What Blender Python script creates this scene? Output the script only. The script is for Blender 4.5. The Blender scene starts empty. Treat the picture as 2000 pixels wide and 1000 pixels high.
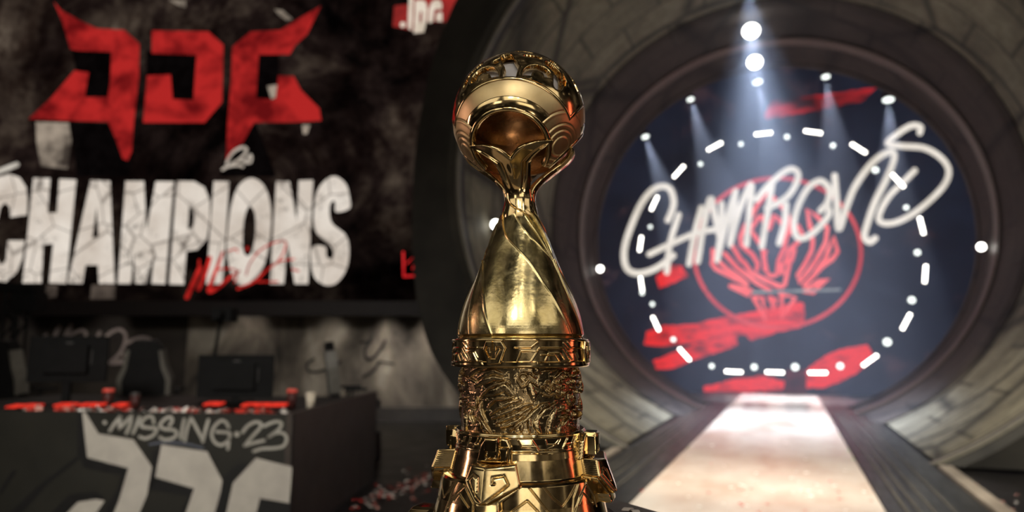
import bpy, bmesh, math, random
import numpy as np
from mathutils import Vector, Matrix
from mathutils.geometry import tessellate_polygon
sc = bpy.context.scene
col = sc.collection
random.seed(7)
rng = np.random.default_rng(11)

# ------------------------------------------------------------------ camera
EYE = 1.6
YAW = math.radians(21.9)
PITCH = math.radians(7.65)
cd = bpy.data.cameras.new('camera')
cam = bpy.data.objects.new('camera', cd)
col.objects.link(cam)
cam.location = (0, 0, EYE)
cam.rotation_euler = (math.pi/2 + PITCH, 0, YAW)
cd.lens = 24; cd.sensor_width = 36
cd.clip_start = 0.05; cd.clip_end = 200
cd.dof.use_dof = True
cd.dof.focus_distance = 0.93
cd.dof.aperture_fstop = 2.8
sc.camera = cam
sc.view_settings.view_transform = 'Standard'
sc.view_settings.look = 'None'
sc.view_settings.exposure = 0.0
sc.view_settings.gamma = 1.0
sc.view_settings.use_curve_mapping = False

# the photograph's measurements: a pixel is a direction, and a known plane makes it a place
F0 = 24/36*2000
fw = np.array([-math.sin(YAW), math.cos(YAW), 0.]); rt = np.array([math.cos(YAW), math.sin(YAW), 0.]); up = np.array([0, 0, 1.])
FF = fw*math.cos(PITCH)+up*math.sin(PITCH); UU = -fw*math.sin(PITCH)+up*math.cos(PITCH)
C0 = np.array([0, 0, EYE])
def ray(x, y): return FF*F0 + rt*(x-1000) + UU*(500-y)
def onY(x, y, Y): d = ray(x, y); return C0 + d*(Y/d[1])
def onZ(x, y, Z=0.): d = ray(x, y); return C0 + d*((Z-EYE)/d[2])
def onD(x, y, D): d = ray(x, y); return C0 + d*(D/(d@fw))
def onP(x, y, p0, n): d = ray(x, y); return C0 + d*(((p0-C0)@n)/(d@n))

# ------------------------------------------------------------------ node helpers
def newmat(name):
    m = bpy.data.materials.new(name); m.use_nodes = True
    nt = m.node_tree; nt.nodes.clear()
    out = nt.nodes.new('ShaderNodeOutputMaterial')
    return m, nt, out
def N(nt, t, **kw):
    n = nt.nodes.new(t)
    for k, v in kw.items():
        if k in n.inputs.keys(): n.inputs[k].default_value = v
        else: setattr(n, k, v)
    return n
def L(nt, a, b): nt.links.new(a, b)
def ramp(nt, fac, stops):
    r = nt.nodes.new('ShaderNodeValToRGB')
    el = r.color_ramp.elements
    while len(el) < len(stops): el.new(0.5)
    for e, (p, c) in zip(el, stops):
        e.position = p; e.color = (*c, 1) if len(c) == 3 else c
    L(nt, fac, r.inputs[0]); return r.outputs[0]
def sr(r, g, b):
    f = lambda v: (v/255/12.92) if v/255 <= 0.04045 else ((v/255+0.055)/1.055)**2.4
    return (f(r), f(g), f(b))
def mixc(nt, a, b, fac, mode='MIX'):
    m = nt.nodes.new('ShaderNodeMix'); m.data_type = 'RGBA'; m.blend_type = mode
    for s, v in ((m.inputs[0], fac), (m.inputs[6], a), (m.inputs[7], b)):
        if hasattr(v, 'is_linked') or hasattr(v, 'links'): L(nt, v, s)
        elif isinstance(v, (int, float)): s.default_value = v
        else: s.default_value = (*v, 1)
    return m.outputs[2]
def noise(nt, vec, scale, detail=4, rough=0.55, dist=0.):
    n = N(nt, 'ShaderNodeTexNoise'); n.inputs['Scale'].default_value = scale
    n.inputs['Detail'].default_value = detail; n.inputs['Roughness'].default_value = rough
    n.inputs['Distortion'].default_value = dist
    if vec is not None: L(nt, vec, n.inputs['Vector'])
    return n.outputs[0]
def objco(nt, scale=(1, 1, 1)):
    t = N(nt, 'ShaderNodeTexCoord'); m = N(nt, 'ShaderNodeMapping'); m.inputs['Scale'].default_value = scale
    L(nt, t.outputs['Object'], m.inputs['Vector']); return m.outputs[0]
def pmat(name, c1, c2=None, rough=0.6, metal=0., scale=6., bump=0., rv=0.1, stops=(0.35, 0.65), coord=(1, 1, 1), spec=0.5, bscale=None):
    m, nt, out = newmat(name)
    b = N(nt, 'ShaderNodeBsdfPrincipled'); L(nt, b.outputs[0], out.inputs[0])
    b.inputs['Metallic'].default_value = metal; b.inputs['Specular IOR Level'].default_value = spec
    v = objco(nt, coord)
    n = noise(nt, v, scale, 6, 0.6)
    L(nt, ramp(nt, n, [(stops[0], c1), (stops[1], c2 or c1)]), b.inputs['Base Color'])
    mr = N(nt, 'ShaderNodeMapRange'); mr.inputs[3].default_value = max(0.02, rough-rv); mr.inputs[4].default_value = min(1, rough+rv)
    L(nt, noise(nt, v, scale*2.3, 5), mr.inputs[0]); L(nt, mr.outputs[0], b.inputs['Roughness'])
    if bump:
        bp = N(nt, 'ShaderNodeBump'); bp.inputs['Strength'].default_value = bump; bp.inputs['Distance'].default_value = 0.02
        L(nt, noise(nt, v, bscale or scale*5, 6), bp.inputs['Height']); L(nt, bp.outputs[0], b.inputs['Normal'])
    return m
def emat(name, c1, c2=None, strength=1., scale=4., stops=(0.4, 0.6), coord=(1, 1, 1), dist=0.):
    m, nt, out = newmat(name)
    e = N(nt, 'ShaderNodeEmission'); e.inputs['Strength'].default_value = strength
    L(nt, e.outputs[0], out.inputs[0])
    n = noise(nt, objco(nt, coord), scale, 6, 0.6, dist)
    L(nt, ramp(nt, n, [(stops[0], c1), (stops[1], c2 or c1)]), e.inputs['Color'])
    return m

# ------------------------------------------------------------------ world: the dim hall around the stage
w = bpy.data.worlds.new('hall'); sc.world = w; w.use_nodes = True
wn = w.node_tree; wn.nodes.clear()
wo = N(wn, 'ShaderNodeOutputWorld'); bg = N(wn, 'ShaderNodeBackground'); L(wn, bg.outputs[0], wo.inputs[0])
tc = N(wn, 'ShaderNodeTexCoord')
base = ramp(wn, noise(wn, tc.outputs['Generated'], 3.2, 5, 0.6), [(0.40, (0.003, 0.0025, 0.002)), (0.52, (0.03, 0.025, 0.02)), (0.66, (0.16, 0.135, 0.11))])
vo = N(wn, 'ShaderNodeTexVoronoi'); vo.inputs['Scale'].default_value = 9.
L(wn, tc.outputs['Generated'], vo.inputs['Vector'])
lampmask = ramp(wn, vo.outputs['Distance'], [(0.04, (3.0, 2.7, 2.3)), (0.11, (0, 0, 0))])
L(wn, mixc(wn, base, lampmask, 1.0, 'ADD'), bg.inputs[0]); bg.inputs[1].default_value = 0.8

# ------------------------------------------------------------------ lamps of the stage, and fill lights added for the trophy
def area(name, loc, target, size, power, color=(1, .93, .82), size_y=None, spread=180):
    d = bpy.data.lights.new(name, 'AREA'); d.shape = 'RECTANGLE'; d.size = size; d.size_y = size_y or size
    d.energy = power; d.color = color; d.spread = math.radians(spread)
    o = bpy.data.objects.new(name, d); col.objects.link(o); o.location = loc
    o.rotation_euler = (Vector(target)-Vector(loc)).to_track_quat('-Z', 'Y').to_euler(); return o
def spot(name, loc, target, power, angle, blend=0.3, color=(1, .95, .88), radius=0.06):
    d = bpy.data.lights.new(name, 'SPOT'); d.energy = power; d.spot_size = math.radians(angle); d.spot_blend = blend
    d.color = color; d.shadow_soft_size = radius
    o = bpy.data.objects.new(name, d); col.objects.link(o); o.location = loc
    o.rotation_euler = (Vector(target)-Vector(loc)).to_track_quat('-Z', 'Y').to_euler(); return o
TX, TY = onD(1016, 679, 1.0)[:2]
def rel(lat, dep, z): p = fw*dep + rt*lat; return (p[0], p[1], z)      # metres right of / ahead of the camera
# front truss over the audience: keys for the trophy, then added fills
area('front_truss_key', rel(-.95, -3.6, 5.4), (TX, TY, 1.7), .35, 11, (1, .93, .80), 1.5)
area('front_truss_key', rel(.15, -3.4, 5.4), (TX, TY, 1.7), .28, 13, (1, .95, .86), 1.4)
area('front_truss_key', rel(1.9, -3.0, 5.2), (TX, TY, 1.7), .25, 7, (1, .95, .86), .8)
area('added_hall_fill', rel(-.4, -4.6, 5.2), (TX, TY, 1.6), 4.6, 54, (1, .94, .80), 2.6)  # added wash standing for the glow of the hazy hall
area('added_side_fill', rel(-5.6, -2.4, 5.4), (TX, TY, 1.6), 5.2, 44, (1, .93, .78), 2.6)  # side fills added to broaden the reflections on the stem
area('added_side_fill', rel(5.2, -2.8, 5.2), (TX, TY, 1.6), 4.2, 32, (1, .90, .74), 2.4)
area('added_front_fill', rel(1.1, -4.6, 2.4), (TX, TY, 1.6), 2.8, 22, (1, .90, .74), 1.4)  # low front fills added to lift the upright faces
area('added_front_fill', rel(-3.2, -3.6, 2.9), (TX, TY, 1.6), 1.2, 12, (1, .88, .70), 1.2)
area('added_low_fill', rel(.5, -2.6, .35), (TX, TY, 1.75), 1.3, 12, (1, .84, .66), .5)  # fill added near the floor to brighten the inside of the globe
area('side_truss_red', rel(6.5, 1.5, 2.6), (TX, TY, 1.7), .7, 5, (1, .20, .12), 3.4, 90)
area('side_truss_pink', rel(-6, 2.2, 2.6), (TX, TY, 1.7), .4, 9, (1, .6, .52), 2.4, 90)
# stage lamps over the runway
spot('runway_top_light', (-.37, 4.6, 9.3), (-.37, 12.6, 0), 4700, 52, .5, (1, .94, .82), .3)
spot('runway_near_light', (-.37, 3.0, 8.0), (-.37, 6.8, 0), 4400, 42, .8, (1, .93, .84), .3)

# ------------------------------------------------------------------ object helpers
def tag(o, label=None, cat=None, group=None, kind=None):
    for k, v in (('label', label), ('category', cat), ('group', group), ('kind', kind)):
        if v: o[k] = v
    return o
def empty(name, loc=(0, 0, 0), rz=0.):
    o = bpy.data.objects.new(name, None); col.objects.link(o); o.location = loc; o.rotation_euler = (0, 0, rz)
    o.empty_display_size = 0.1; return o
def link(name, me, mat, parent=None, smooth=False):
    o = bpy.data.objects.new(name, me); col.objects.link(o)
    if mat: me.materials.append(mat)
    if parent: o.parent = parent
    if smooth: me.polygons.foreach_set('use_smooth', [True]*len(me.polygons))
    return o
def mesh(name, verts, faces, mat, parent=None, smooth=False):
    me = bpy.data.meshes.new(name); me.from_pydata([tuple(map(float, v)) for v in verts], [], faces); me.update()
    return link(name, me, mat, parent, smooth)
def bmobj(name, bm, mat, parent=None, smooth=False, bevel=0., seg=2):
    if bevel: bmesh.ops.bevel(bm, geom=[e for e in bm.edges if len(e.link_faces) == 2 and e.calc_face_angle(0) > .5], offset=bevel, segments=seg, affect='EDGES', profile=.6, clamp_overlap=True)
    bmesh.ops.recalc_face_normals(bm, faces=bm.faces)
    me = bpy.data.meshes.new(name); bm.to_mesh(me); bm.free()
    return link(name, me, mat, parent, smooth)
def box(bm, lo, hi, M=None):
    vs = [bm.verts.new((x, y, z)) for x in (lo[0], hi[0]) for y in (lo[1], hi[1]) for z in (lo[2], hi[2])]
    for f in ((0, 1, 3, 2), (4, 6, 7, 5), (0, 4, 5, 1), (2, 3, 7, 6), (0, 2, 6, 4), (1, 5, 7, 3)): bm.faces.new([vs[i] for i in f])
    if M is not None:
        for v in vs: v.co = M @ v.co
    return vs
def tube(bm, pts, r, n=8, M=None):
    pts = [Vector(p) for p in pts]; rings = []
    for i, p in enumerate(pts):
        d = (pts[min(i+1, len(pts)-1)]-pts[max(i-1, 0)]).normalized()
        a = d.cross(Vector((0, 0, 1)) if abs(d.z) < .9 else Vector((1, 0, 0))).normalized(); b = d.cross(a)
        rr = r[i] if isinstance(r, (list, tuple)) else r
        rings.append([bm.verts.new(p+(a*math.cos(t)+b*math.sin(t))*rr) for t in [2*math.pi*k/n for k in range(n)]])
    for A, B in zip(rings, rings[1:]):
        for k in range(n): bm.faces.new((A[k], A[(k+1) % n], B[(k+1) % n], B[k]))
    bm.faces.new(rings[0]); bm.faces.new(rings[-1])
    if M is not None:
        for R_ in rings:
            for v in R_: v.co = M @ v.co
def lathe(bm, prof, n=24, M=None, cap=True):
    rings = []
    for r, z in prof:
        rings.append([bm.verts.new((r*math.cos(t), r*math.sin(t), z)) for t in [2*math.pi*k/n for k in range(n)]])
    for A, B in zip(rings, rings[1:]):
        for k in range(n): bm.faces.new((A[k], A[(k+1) % n], B[(k+1) % n], B[k]))
    if cap: bm.faces.new(rings[0]); bm.faces.new(rings[-1])
    if M is not None:
        for R_ in rings:
            for v in R_: v.co = M @ v.co
def prism(bm, poly, y0, y1, M=None):     # polygon in x,z extruded along y
    n = len(poly)
    a = [bm.verts.new((x, y0, z)) for x, z in poly]; b = [bm.verts.new((x, y1, z)) for x, z in poly]
    for k in range(n): bm.faces.new((a[k], a[(k+1) % n], b[(k+1) % n], b[k]))
    for t in tessellate_polygon([[Vector((x, z, 0)) for x, z in poly]]):
        bm.faces.new([a[i] for i in t]); bm.faces.new([b[i] for i in reversed(t)])
    if M is not None:
        for v in a+b: v.co = M @ v.co
def smooth_path(pts, n=8, closed=False):
    P = np.array(pts, float)
    if len(P) < 3 and not closed: return [tuple(p) for p in P]
    if closed: Q = np.vstack([P[-1:], P, P[:2]])
    else: Q = np.vstack([2*P[0]-P[1], P, 2*P[-1]-P[-2]])
    out = []
    for i in range(1, len(Q)-2):
        for t in np.linspace(0, 1, n, endpoint=False):
            a, b, c, d = Q[i-1:i+3]
            out.append(tuple(.5*((2*b)+(-a+c)*t+(2*a-5*b+4*c-d)*t*t+(-a+3*b-3*c+d)*t**3)))
    if not closed: out.append(tuple(P[-1]))
    return out
class Flat:
    """flat shapes laid on a real plane; traced points are turned into places on that plane"""
    def __init__(s, p0, n, lift): s.p0 = np.array(p0, float); s.n = np.array(n, float)/np.linalg.norm(n); s.lift = lift; s.v = []; s.f = []
    def pt(s, x, y): return onP(x, y, s.p0, s.n)+s.n*s.lift
    def poly(s, outer, holes=()):
        loops = [outer]+list(holes); b = len(s.v)
        for lp in loops:
            for x, y in lp: s.v.append(s.pt(x, y))
        tri = tessellate_polygon([[Vector((x, y, 0)) for x, y in lp] for lp in loops])
        s.f += [(b+i, b+j, b+k) for i, j, k in tri]; return s
    def stroke(s, pts, wd, sm=8, closed=False):
        P = np.array(smooth_path(pts, sm, closed) if sm else pts, float)
        if closed: P = np.vstack([P, P[:1]])
        W = np.interp(np.linspace(0, 1, len(P)), np.linspace(0, 1, len(wd)), wd) if isinstance(wd, (list, tuple)) else np.full(len(P), wd)
        T = np.gradient(P, axis=0) if len(P) > 1 else np.zeros_like(P)
        T /= np.maximum(np.linalg.norm(T, axis=1, keepdims=True), 1e-6); Nn = np.c_[-T[:, 1], T[:, 0]]
        b = len(s.v)
        for p, q, ww in zip(P, Nn, W):
            s.v.append(s.pt(*(p+q*ww/2))); s.v.append(s.pt(*(p-q*ww/2)))
        s.f += [(b+2*i, b+2*i+1, b+2*i+3, b+2*i+2) for i in range(len(P)-1)]
        if not closed:
            for p, ww in ((P[0], W[0]), (P[-1], W[-1])):
                s.disc(p[0], p[1], ww/2, 14)
        return s
    def disc(s, x, y, r, n=20, ry=None):
        b = len(s.v)
        for k in range(n): t = 2*math.pi*k/n; s.v.append(s.pt(x+r*math.cos(t), y+(ry or r)*math.sin(t)))
        s.f.append(tuple(range(b, b+n))); return s
    def build(s, name, mat, parent=None):
        return mesh(name, s.v, s.f, mat, parent)
def Z1(pts, ox, oy, k): return [(ox+x/k, oy+y/k) for x, y in pts]      # close-up coordinates to photo coordinates

# ------------------------------------------------------------------ the place
AXX = -0.37                                              # axis of tunnel and runway
m_floor = pmat('floor_black', sr(12, 10, 10), sr(30, 26, 25), .42, scale=.9, bump=.05, rv=.15)
def slab(name, x0, x1, y0, y1, z0, z1, m, **kw):
    bm = bmesh.new(); box(bm, (x0, y0, z0), (x1, y1, z1)); return bmobj(name, bm, m, **kw)
fl = slab('floor', -30, 30, -12, 45, -.3, 0, m_floor); fl['kind'] = 'structure'
m_dark = pmat('hall_black', (.012, .011, .011), (.02, .019, .018), .8)
wb = slab('wall_back', -30, 30, 30, 30.3, 0, 16, m_dark); wb['kind'] = 'structure'

# stone tunnel: a big horizontal tube, open towards the audience
TZ, TR = 4.68, 5.12
def tunnel_mat(name='stone_cladding', c1=sr(112, 106, 88), c2=sr(182, 173, 147), amt=.62):
    m, nt, out = newmat(name)
    b = N(nt, 'ShaderNodeBsdfPrincipled'); L(nt, b.outputs[0], out.inputs[0]); b.inputs['Roughness'].default_value = .75
    uv = N(nt, 'ShaderNodeUVMap').outputs[0]
    v = N(nt, 'ShaderNodeTexVoronoi', feature='DISTANCE_TO_EDGE'); v.inputs['Scale'].default_value = .42
    wv = N(nt, 'ShaderNodeMapping'); L(nt, uv, wv.inputs['Vector'])
    L(nt, mixc(nt, wv.outputs[0], N(nt, 'ShaderNodeTexNoise', Scale=.6).outputs[1], .12), v.inputs['Vector'])
    br = N(nt, 'ShaderNodeTexBrick'); br.inputs['Scale'].default_value = 1.; br.inputs['Mortar Size'].default_value = .05; br.inputs['Mortar Smooth'].default_value = .4
    br.inputs['Brick Width'].default_value = 1.9; br.inputs['Row Height'].default_value = 1.15; br.inputs['Color1'].default_value = (.9, .9, .9, 1); br.inputs['Color2'].default_value = (.68, .68, .68, 1); br.inputs['Mortar'].default_value = (.08, .08, .08, 1)
    L(nt, uv, br.inputs['Vector'])
    br2 = N(nt, 'ShaderNodeTexBrick'); br2.inputs['Scale'].default_value = 1.; br2.inputs['Mortar Size'].default_value = .02; br2.inputs['Mortar Smooth'].default_value = .6
    br2.inputs['Brick Width'].default_value = .8; br2.inputs['Row Height'].default_value = .42; br2.inputs['Color1'].default_value = (1, 1, 1, 1); br2.inputs['Color2'].default_value = (.82, .82, .82, 1); br2.inputs['Mortar'].default_value = (.45, .45, .45, 1)
    L(nt, uv, br2.inputs['Vector'])
    n1 = noise(nt, uv, .8, 8, .65); n2 = noise(nt, uv, 4., 6, .7)
    stone = mixc(nt, ramp(nt, n1, [(.3, c1), (.7, c2)]), ramp(nt, n2, [(.3, (.62, .62, .62)), (.7, (1.1, 1.1, 1.1))]), 1., 'MULTIPLY')
    c = mixc(nt, stone, br.outputs[0], amt, 'MULTIPLY'); c = mixc(nt, c, br2.outputs[0], .4, 'MULTIPLY')
    crack = ramp(nt, v.outputs[0], [(.0, (.08, .08, .08)), (.06, (1, 1, 1))])
    L(nt, mixc(nt, c, crack, .9, 'MULTIPLY'), b.inputs['Base Color'])
    bp = N(nt, 'ShaderNodeBump'); bp.inputs['Strength'].default_value = .6; bp.inputs['Distance'].default_value = .05
    L(nt, br.outputs[0], bp.inputs['Height']); L(nt, bp.outputs[0], b.inputs['Normal'])
    return m
m_stone = tunnel_mat()
def shell(name, prof, m, parent, n=128, uvs=True):
    """prof: (r,y) going round a closed section"""
    me = bpy.data.meshes.new(name); vs = []; fs = []
    K = len(prof)
    for k in range(n):
        t = 2*math.pi*k/n
        for r, y in prof: vs.append((AXX+r*math.sin(t), y, TZ-r*math.cos(t)))
    for k in range(n):
        for j in range(K):
            a = k*K+j; b = k*K+(j+1) % K; c = ((k+1) % n)*K+(j+1) % K; d = ((k+1) % n)*K+j
            fs.append((a, b, c, d))
    me.from_pydata(vs, [], fs); me.update()
    if uvs:
        uvl = me.uv_layers.new(name='UVMap'); i = 0
        for k in range(n):
            for j in range(K):
                for kk, jj in ((k, j), (k, j+1), (k+1, j+1), (k+1, j)):
                    r, y = prof[jj % K]; uvl.data[i].uv = (2*math.pi*kk/n*5.1, y+(0 if abs(r-TR) < .5 else r)); i += 1
    me.validate()
    o = link(name, me, m, parent)
    return o
tun = empty('stone_tunnel', (0, 0, 0))
tag(tun, 'huge round tunnel gateway clad in cracked grey stone around the runway', 'tunnel')
shell('stone_lining', [(TR, 10.95), (TR, 16.35), (TR+.25, 16.35), (TR+.25, 10.95)], m_stone, tun)
m_rim = tunnel_mat('tunnel_rim_brown', sr(62, 52, 47), sr(92, 80, 72), .5)
m_flange = pmat('tunnel_flange', sr(44, 42, 38), sr(62, 59, 53), .65, scale=1.2, bump=.1)
shell('inner_rim', [(TR-.03, 16.36), (5.03, 16.6), (4.97, 20.0), (4.93, 20.02), (4.93, 20.3), (TR+.24, 20.3), (TR+.24, 16.36)], m_rim, tun)
m_stripe = pmat('rim_trim', sr(92, 76, 70), sr(104, 88, 80), .5)
shell('rim_trim_strip', [(4.99, 18.3), (4.94, 18.3), (4.94, 18.75), (4.99, 18.75)], m_stripe, tun, uvs=False)
# front flange: dark collar standing round the mouth
def flange():
    bo = [(895, 0), (855, 100), (830, 200), (815, 300), (810, 400), (810, 500), (820, 600), (842, 680), (875, 740), (930, 800), (1000, 850), (1100, 895)]
    pts = [onY(x, y, 10.93) for x, y in bo]
    outl = [(p[0]-AXX, p[2]) for p in pts if p[2] > -.2]
    ang = [math.atan2(-x, -(z-TZ)) for x, z in outl]           # 0 at the bottom, positive to the left
    rad = [math.hypot(x, z-TZ) for x, z in outl]
    o_ = np.argsort(ang); ang = np.array(ang)[o_]; rad = np.array(rad)[o_]
    vs = []; fs = []; n = 120
    for k in range(n):
        t = math.pi*2*k/n; tt = min(t, 2*math.pi-t)
        R = float(np.interp(tt, ang, rad)); R = max(R, TR+.35)
        for r, y in ((TR-.02, 10.95), (TR+.1, 10.78), (R, 10.86), (R, 11.25), (TR-.02, 11.25)):
            vs.append((AXX-r*math.sin(t) if t <= math.pi else AXX-r*math.sin(t), y, TZ-r*math.cos(t)))
    K = 5
    for k in range(n):
        for j in range(K): fs.append((k*K+j, k*K+(j+1) % K, ((k+1) % n)*K+(j+1) % K, ((k+1) % n)*K+j))
    mesh('mouth_flange', vs, fs, m_flange, tun)
    # thin pale strip paints the lit front edge of the lining
    shell('lit_mouth_edge', [(TR-.05, 10.90), (TR-.05, 10.99), (TR, 10.99), (TR, 10.90)], pmat('lit_edge_grey', sr(120, 116, 104), sr(140, 134, 120), .5), tun, uvs=False)
flange()
for o in tun.children:
    bm = bmesh.new(); bm.from_mesh(o.data); bmesh.ops.bisect_plane(bm, geom=bm.verts[:]+bm.edges[:]+bm.faces[:], plane_co=(0, 0, .045), plane_no=(0, 0, 1), clear_inner=True); bm.to_mesh(o.data); bm.free()

# runway
m_run = pmat('runway_pale', sr(206, 184, 162), sr(232, 220, 202), .24, scale=1.1, stops=(.35, .6), rv=.08, coord=(1, .5, 1), spec=.6)
run = slab('runway', -1.56, .78, -3, 25.4, .002, .045, m_run); tag(run, 'pale glossy runway strip leading through the tunnel to the round screen', 'runway')
m_rail = pmat('runway_border', sr(20, 20, 18), sr(46, 46, 42), .36, scale=1.4, coord=(5, .6, 1), rv=.15, stops=(.4, .62), spec=.6)
m_groove = pmat('border_strip', sr(70, 66, 58), sr(92, 87, 76), .5)
for side, x0, x1 in (('left', -2.45, -1.58), ('right', .80, 1.72)):
    e = empty('runway_border', ((x0+x1)/2, 0, 0))
    tag(e, 'dark ribbed metal border along the %s edge of the pale runway' % side, 'runway border')
    c = (x0+x1)/2; hw_ = (x1-x0)/2
    bm = bmesh.new(); box(bm, (-hw_, -3, .002), (hw_, 25.4, .04)); bmobj('border_plate', bm, m_rail, e)
    for q in (-.62, -.38, -.1, .3):
        bm = bmesh.new(); box(bm, (q*hw_-.012, -3, .04), (q*hw_+.012, 25.4, .052)); bmobj('raised_strip', bm, m_groove, e)
m_ledge = pmat('ledge_pale', sr(140, 128, 112), sr(176, 162, 144), .4, scale=2)
for side, x0, x1 in (('left', -2.62, -2.47), ('right', 1.74, 1.90)):
    o = slab('kerb', x0, x1, 4.5, 10.7, .002, .07, m_ledge); tag(o, 'narrow pale kerb beside the %s runway border' % side, 'kerb')

# ------------------------------------------------------------------ round LED screen at the end of the tunnel
SY = 25.6
scr = empty('round_screen', (AXX, SY, 5.2)); tag(scr, 'round LED screen with white handwritten CHAMPIONS over a red emblem', 'screen')
def par(o, e):    # parent keeping world placement
    o.parent = e; o.matrix_parent_inverse = Matrix.Translation(-e.location) @ Matrix.Identity(4) if e.rotation_euler.z == 0 else e.matrix_world.inverted()
    return o
def screen_mat():
    m, nt, out = newmat('screen_navy')
    e = N(nt, 'ShaderNodeEmission'); L(nt, e.outputs[0], out.inputs[0])
    v = objco(nt)
    a = ramp(nt, noise(nt, v, .33, 5, .6), [(.36, sr(12, 17, 32)), (.62, sr(30, 38, 58))])
    b = ramp(nt, noise(nt, v, .55, 7, .65, .6), [(.56, (0, 0, 0)), (.68, sr(74, 50, 46))])
    L(nt, mixc(nt, a, b, 1., 'ADD'), e.inputs[0]); e.inputs[1].default_value = .75
    return m
bm = bmesh.new()
R_ = 8.2
vsf = [bm.verts.new((AXX+R_*math.cos(t), SY, 5.2+R_*math.sin(t))) for t in [2*math.pi*k/96 for k in range(96)]]
fz = bm.faces.new(vsf)
ex = bmesh.ops.extrude_face_region(bm, geom=[fz]); 
for v in ex['geom']:
    if isinstance(v, bmesh.types.BMVert): v.co.y += .15
for v in bm.verts: v.co.z = max(v.co.z, .01)
par(bmobj('screen_panel', bm, screen_mat()), scr)
SN = (0, -1, 0); SP = (0, SY, 0)
m_redb = emat('screen_red_brush', sr(96, 18, 22), sr(230, 42, 44), 1.15, 1.1, (.3, .5), (1, 1, 3), .3)
m_redb2 = emat('screen_red_brush_dim', sr(40, 12, 18), sr(190, 36, 44), 1., .8, (.35, .6), (1, 1, 2.5), .3)
m_line = emat('screen_coral_line', sr(240, 80, 80), sr(255, 110, 108), 1.15, .8)
m_line2 = emat('screen_ring_line', sr(206, 50, 56), sr(232, 76, 80), 1., .8)
m_white = emat('screen_white_letter', sr(222, 214, 202), sr(244, 236, 226), 1.12, .6)
def brush(name, poly, m, lift=.006):
    rough = []
    P = poly+[poly[0]]
    for (x0, y0), (x1, y1) in zip(P, P[1:]):
        n = max(2, int(math.hypot(x1-x0, y1-y0)/7))
        for k in range(n):
            t = k/n; rough.append((x0+(x1-x0)*t+random.uniform(-1.6, 1.6), y0+(y1-y0)*t+random.uniform(-1.3, 1.3)))
    f = Flat(SP, SN, lift); f.poly(rough); par(f.build(name, m), scr)
k4 = 2000/660
brush('red_brush_stroke', Z1([(190, 330), (300, 290), (460, 285), (600, 250), (830, 205), (880, 190), (1100, 150), (1125, 160), (1125, 290), (1100, 305), (960, 330), (880, 360), (810, 385), (780, 345), (700, 345), (520, 385), (400, 400), (240, 415), (170, 400)], 1200, 540, k4), m_redb)
brush('red_brush_stroke', Z1([(230, 500), (330, 455), (470, 400), (600, 370), (760, 310), (720, 370), (735, 410), (640, 440), (470, 495), (330, 550), (250, 550)], 1200, 540, k4), m_redb)
brush('red_brush_stroke', Z1([(530, 650), (700, 610), (870, 585), (1010, 620), (1000, 670), (800, 685), (530, 680)], 1200, 540, k4), m_redb)
brush('red_brush_stroke', Z1([(1130, 560), (1230, 480), (1330, 430), (1500, 405), (1520, 440), (1530, 500), (1420, 580), (1300, 640), (1240, 660), (1130, 660)], 1200, 540, k4), m_redb)
brush('red_brush_stroke', Z1([(245, 0), (330, -70), (400, -60), (440, 0), (270, 70)], 1200, 540, k4), m_redb)
brush('red_brush_stroke', Z1([(870, 500), (900, 440), (1000, 425), (1200, 400), (1360, 380), (1300, 440), (1180, 465), (1020, 495), (880, 518)], 1100, 0, 2000/900), m_redb2)
brush('dark_red_block', [(1535, 722), (1575, 722), (1575, 772), (1533, 772)], emat('screen_dark_red', sr(50, 10, 16), sr(96, 22, 30), 1., 2.), .012)
# emblem
def coral(strokes, m, name, lift=.02, w_=8.5, sm=0):
    f = Flat(SP, SN, lift)
    for s_ in strokes:
        f.stroke(s_, w_, sm)
    return par(f.build(name, m), scr)
ringf = Flat(SP, SN, .016)
for a0, a1 in ((-52, -8), (-6, 34), (36, 76), (79, 147), (150, 218), (220, 262), (264, 306)):
    ringf.stroke([(1518.5+163*math.cos(math.radians(a)), 494+146*math.sin(math.radians(a))) for a in np.linspace(a0, a1, 14)], 7.5, 0)
par(ringf.build('emblem_ring', m_line2), scr)
kA = 1000/180; kB = 1125/180
A_ = lambda p: Z1(p, 1340, 330, kA); B_ = lambda p: Z1(p, 1510, 330, kA); Cc = lambda p: Z1(p, 1350, 490, kB); D_ = lambda p: Z1(p, 1510, 490, kB)
coral([A_([(870, 270), (770, 400), (720, 500), (640, 620), (590, 740), (600, 830), (680, 900)]),
       A_([(840, 570), (820, 510), (790, 520), (700, 660), (740, 720), (820, 840), (850, 960)])+Cc([(900, 230)]),
       A_([(640, 860), (720, 930), (780, 1030)])+Cc([(800, 230)]),
       A_([(900, 650), (960, 500), (1000, 540)])+B_([(90, 590), (160, 680), (120, 860), (60, 1000)])+D_([(50, 290), (0, 310)])+Cc([(940, 290)]),
       B_([(0, 310), (100, 420), (170, 520), (180, 700)]),
       A_([(860, 900)])+Cc([(880, 60), (920, 240)]),
       B_([(270, 620), (320, 710), (270, 800), (170, 880), (140, 1000)])+D_([(110, 180), (110, 270)]),
       B_([(230, 880), (200, 1000)])+D_([(210, 100), (140, 420), (60, 440)])+Cc([(1000, 400), (740, 270)]),
       Cc([(740, 270), (900, 360), (1110, 440)])], m_line, 'emblem_crest')
coral([A_([(500, 830), (600, 1000)])+Cc([(640, 130), (720, 250)]),
       A_([(290, 880), (290, 1000)])+Cc([(250, 150), (300, 220), (460, 300), (700, 420), (600, 330), (420, 210), (330, 120)]),
       A_([(420, 920), (560, 1080)])+Cc([(620, 250), (800, 390), (960, 480)]),
       Cc([(480, 430), (560, 470), (700, 540), (740, 490), (640, 460), (500, 430)])], m_line, 'emblem_feather')
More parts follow.
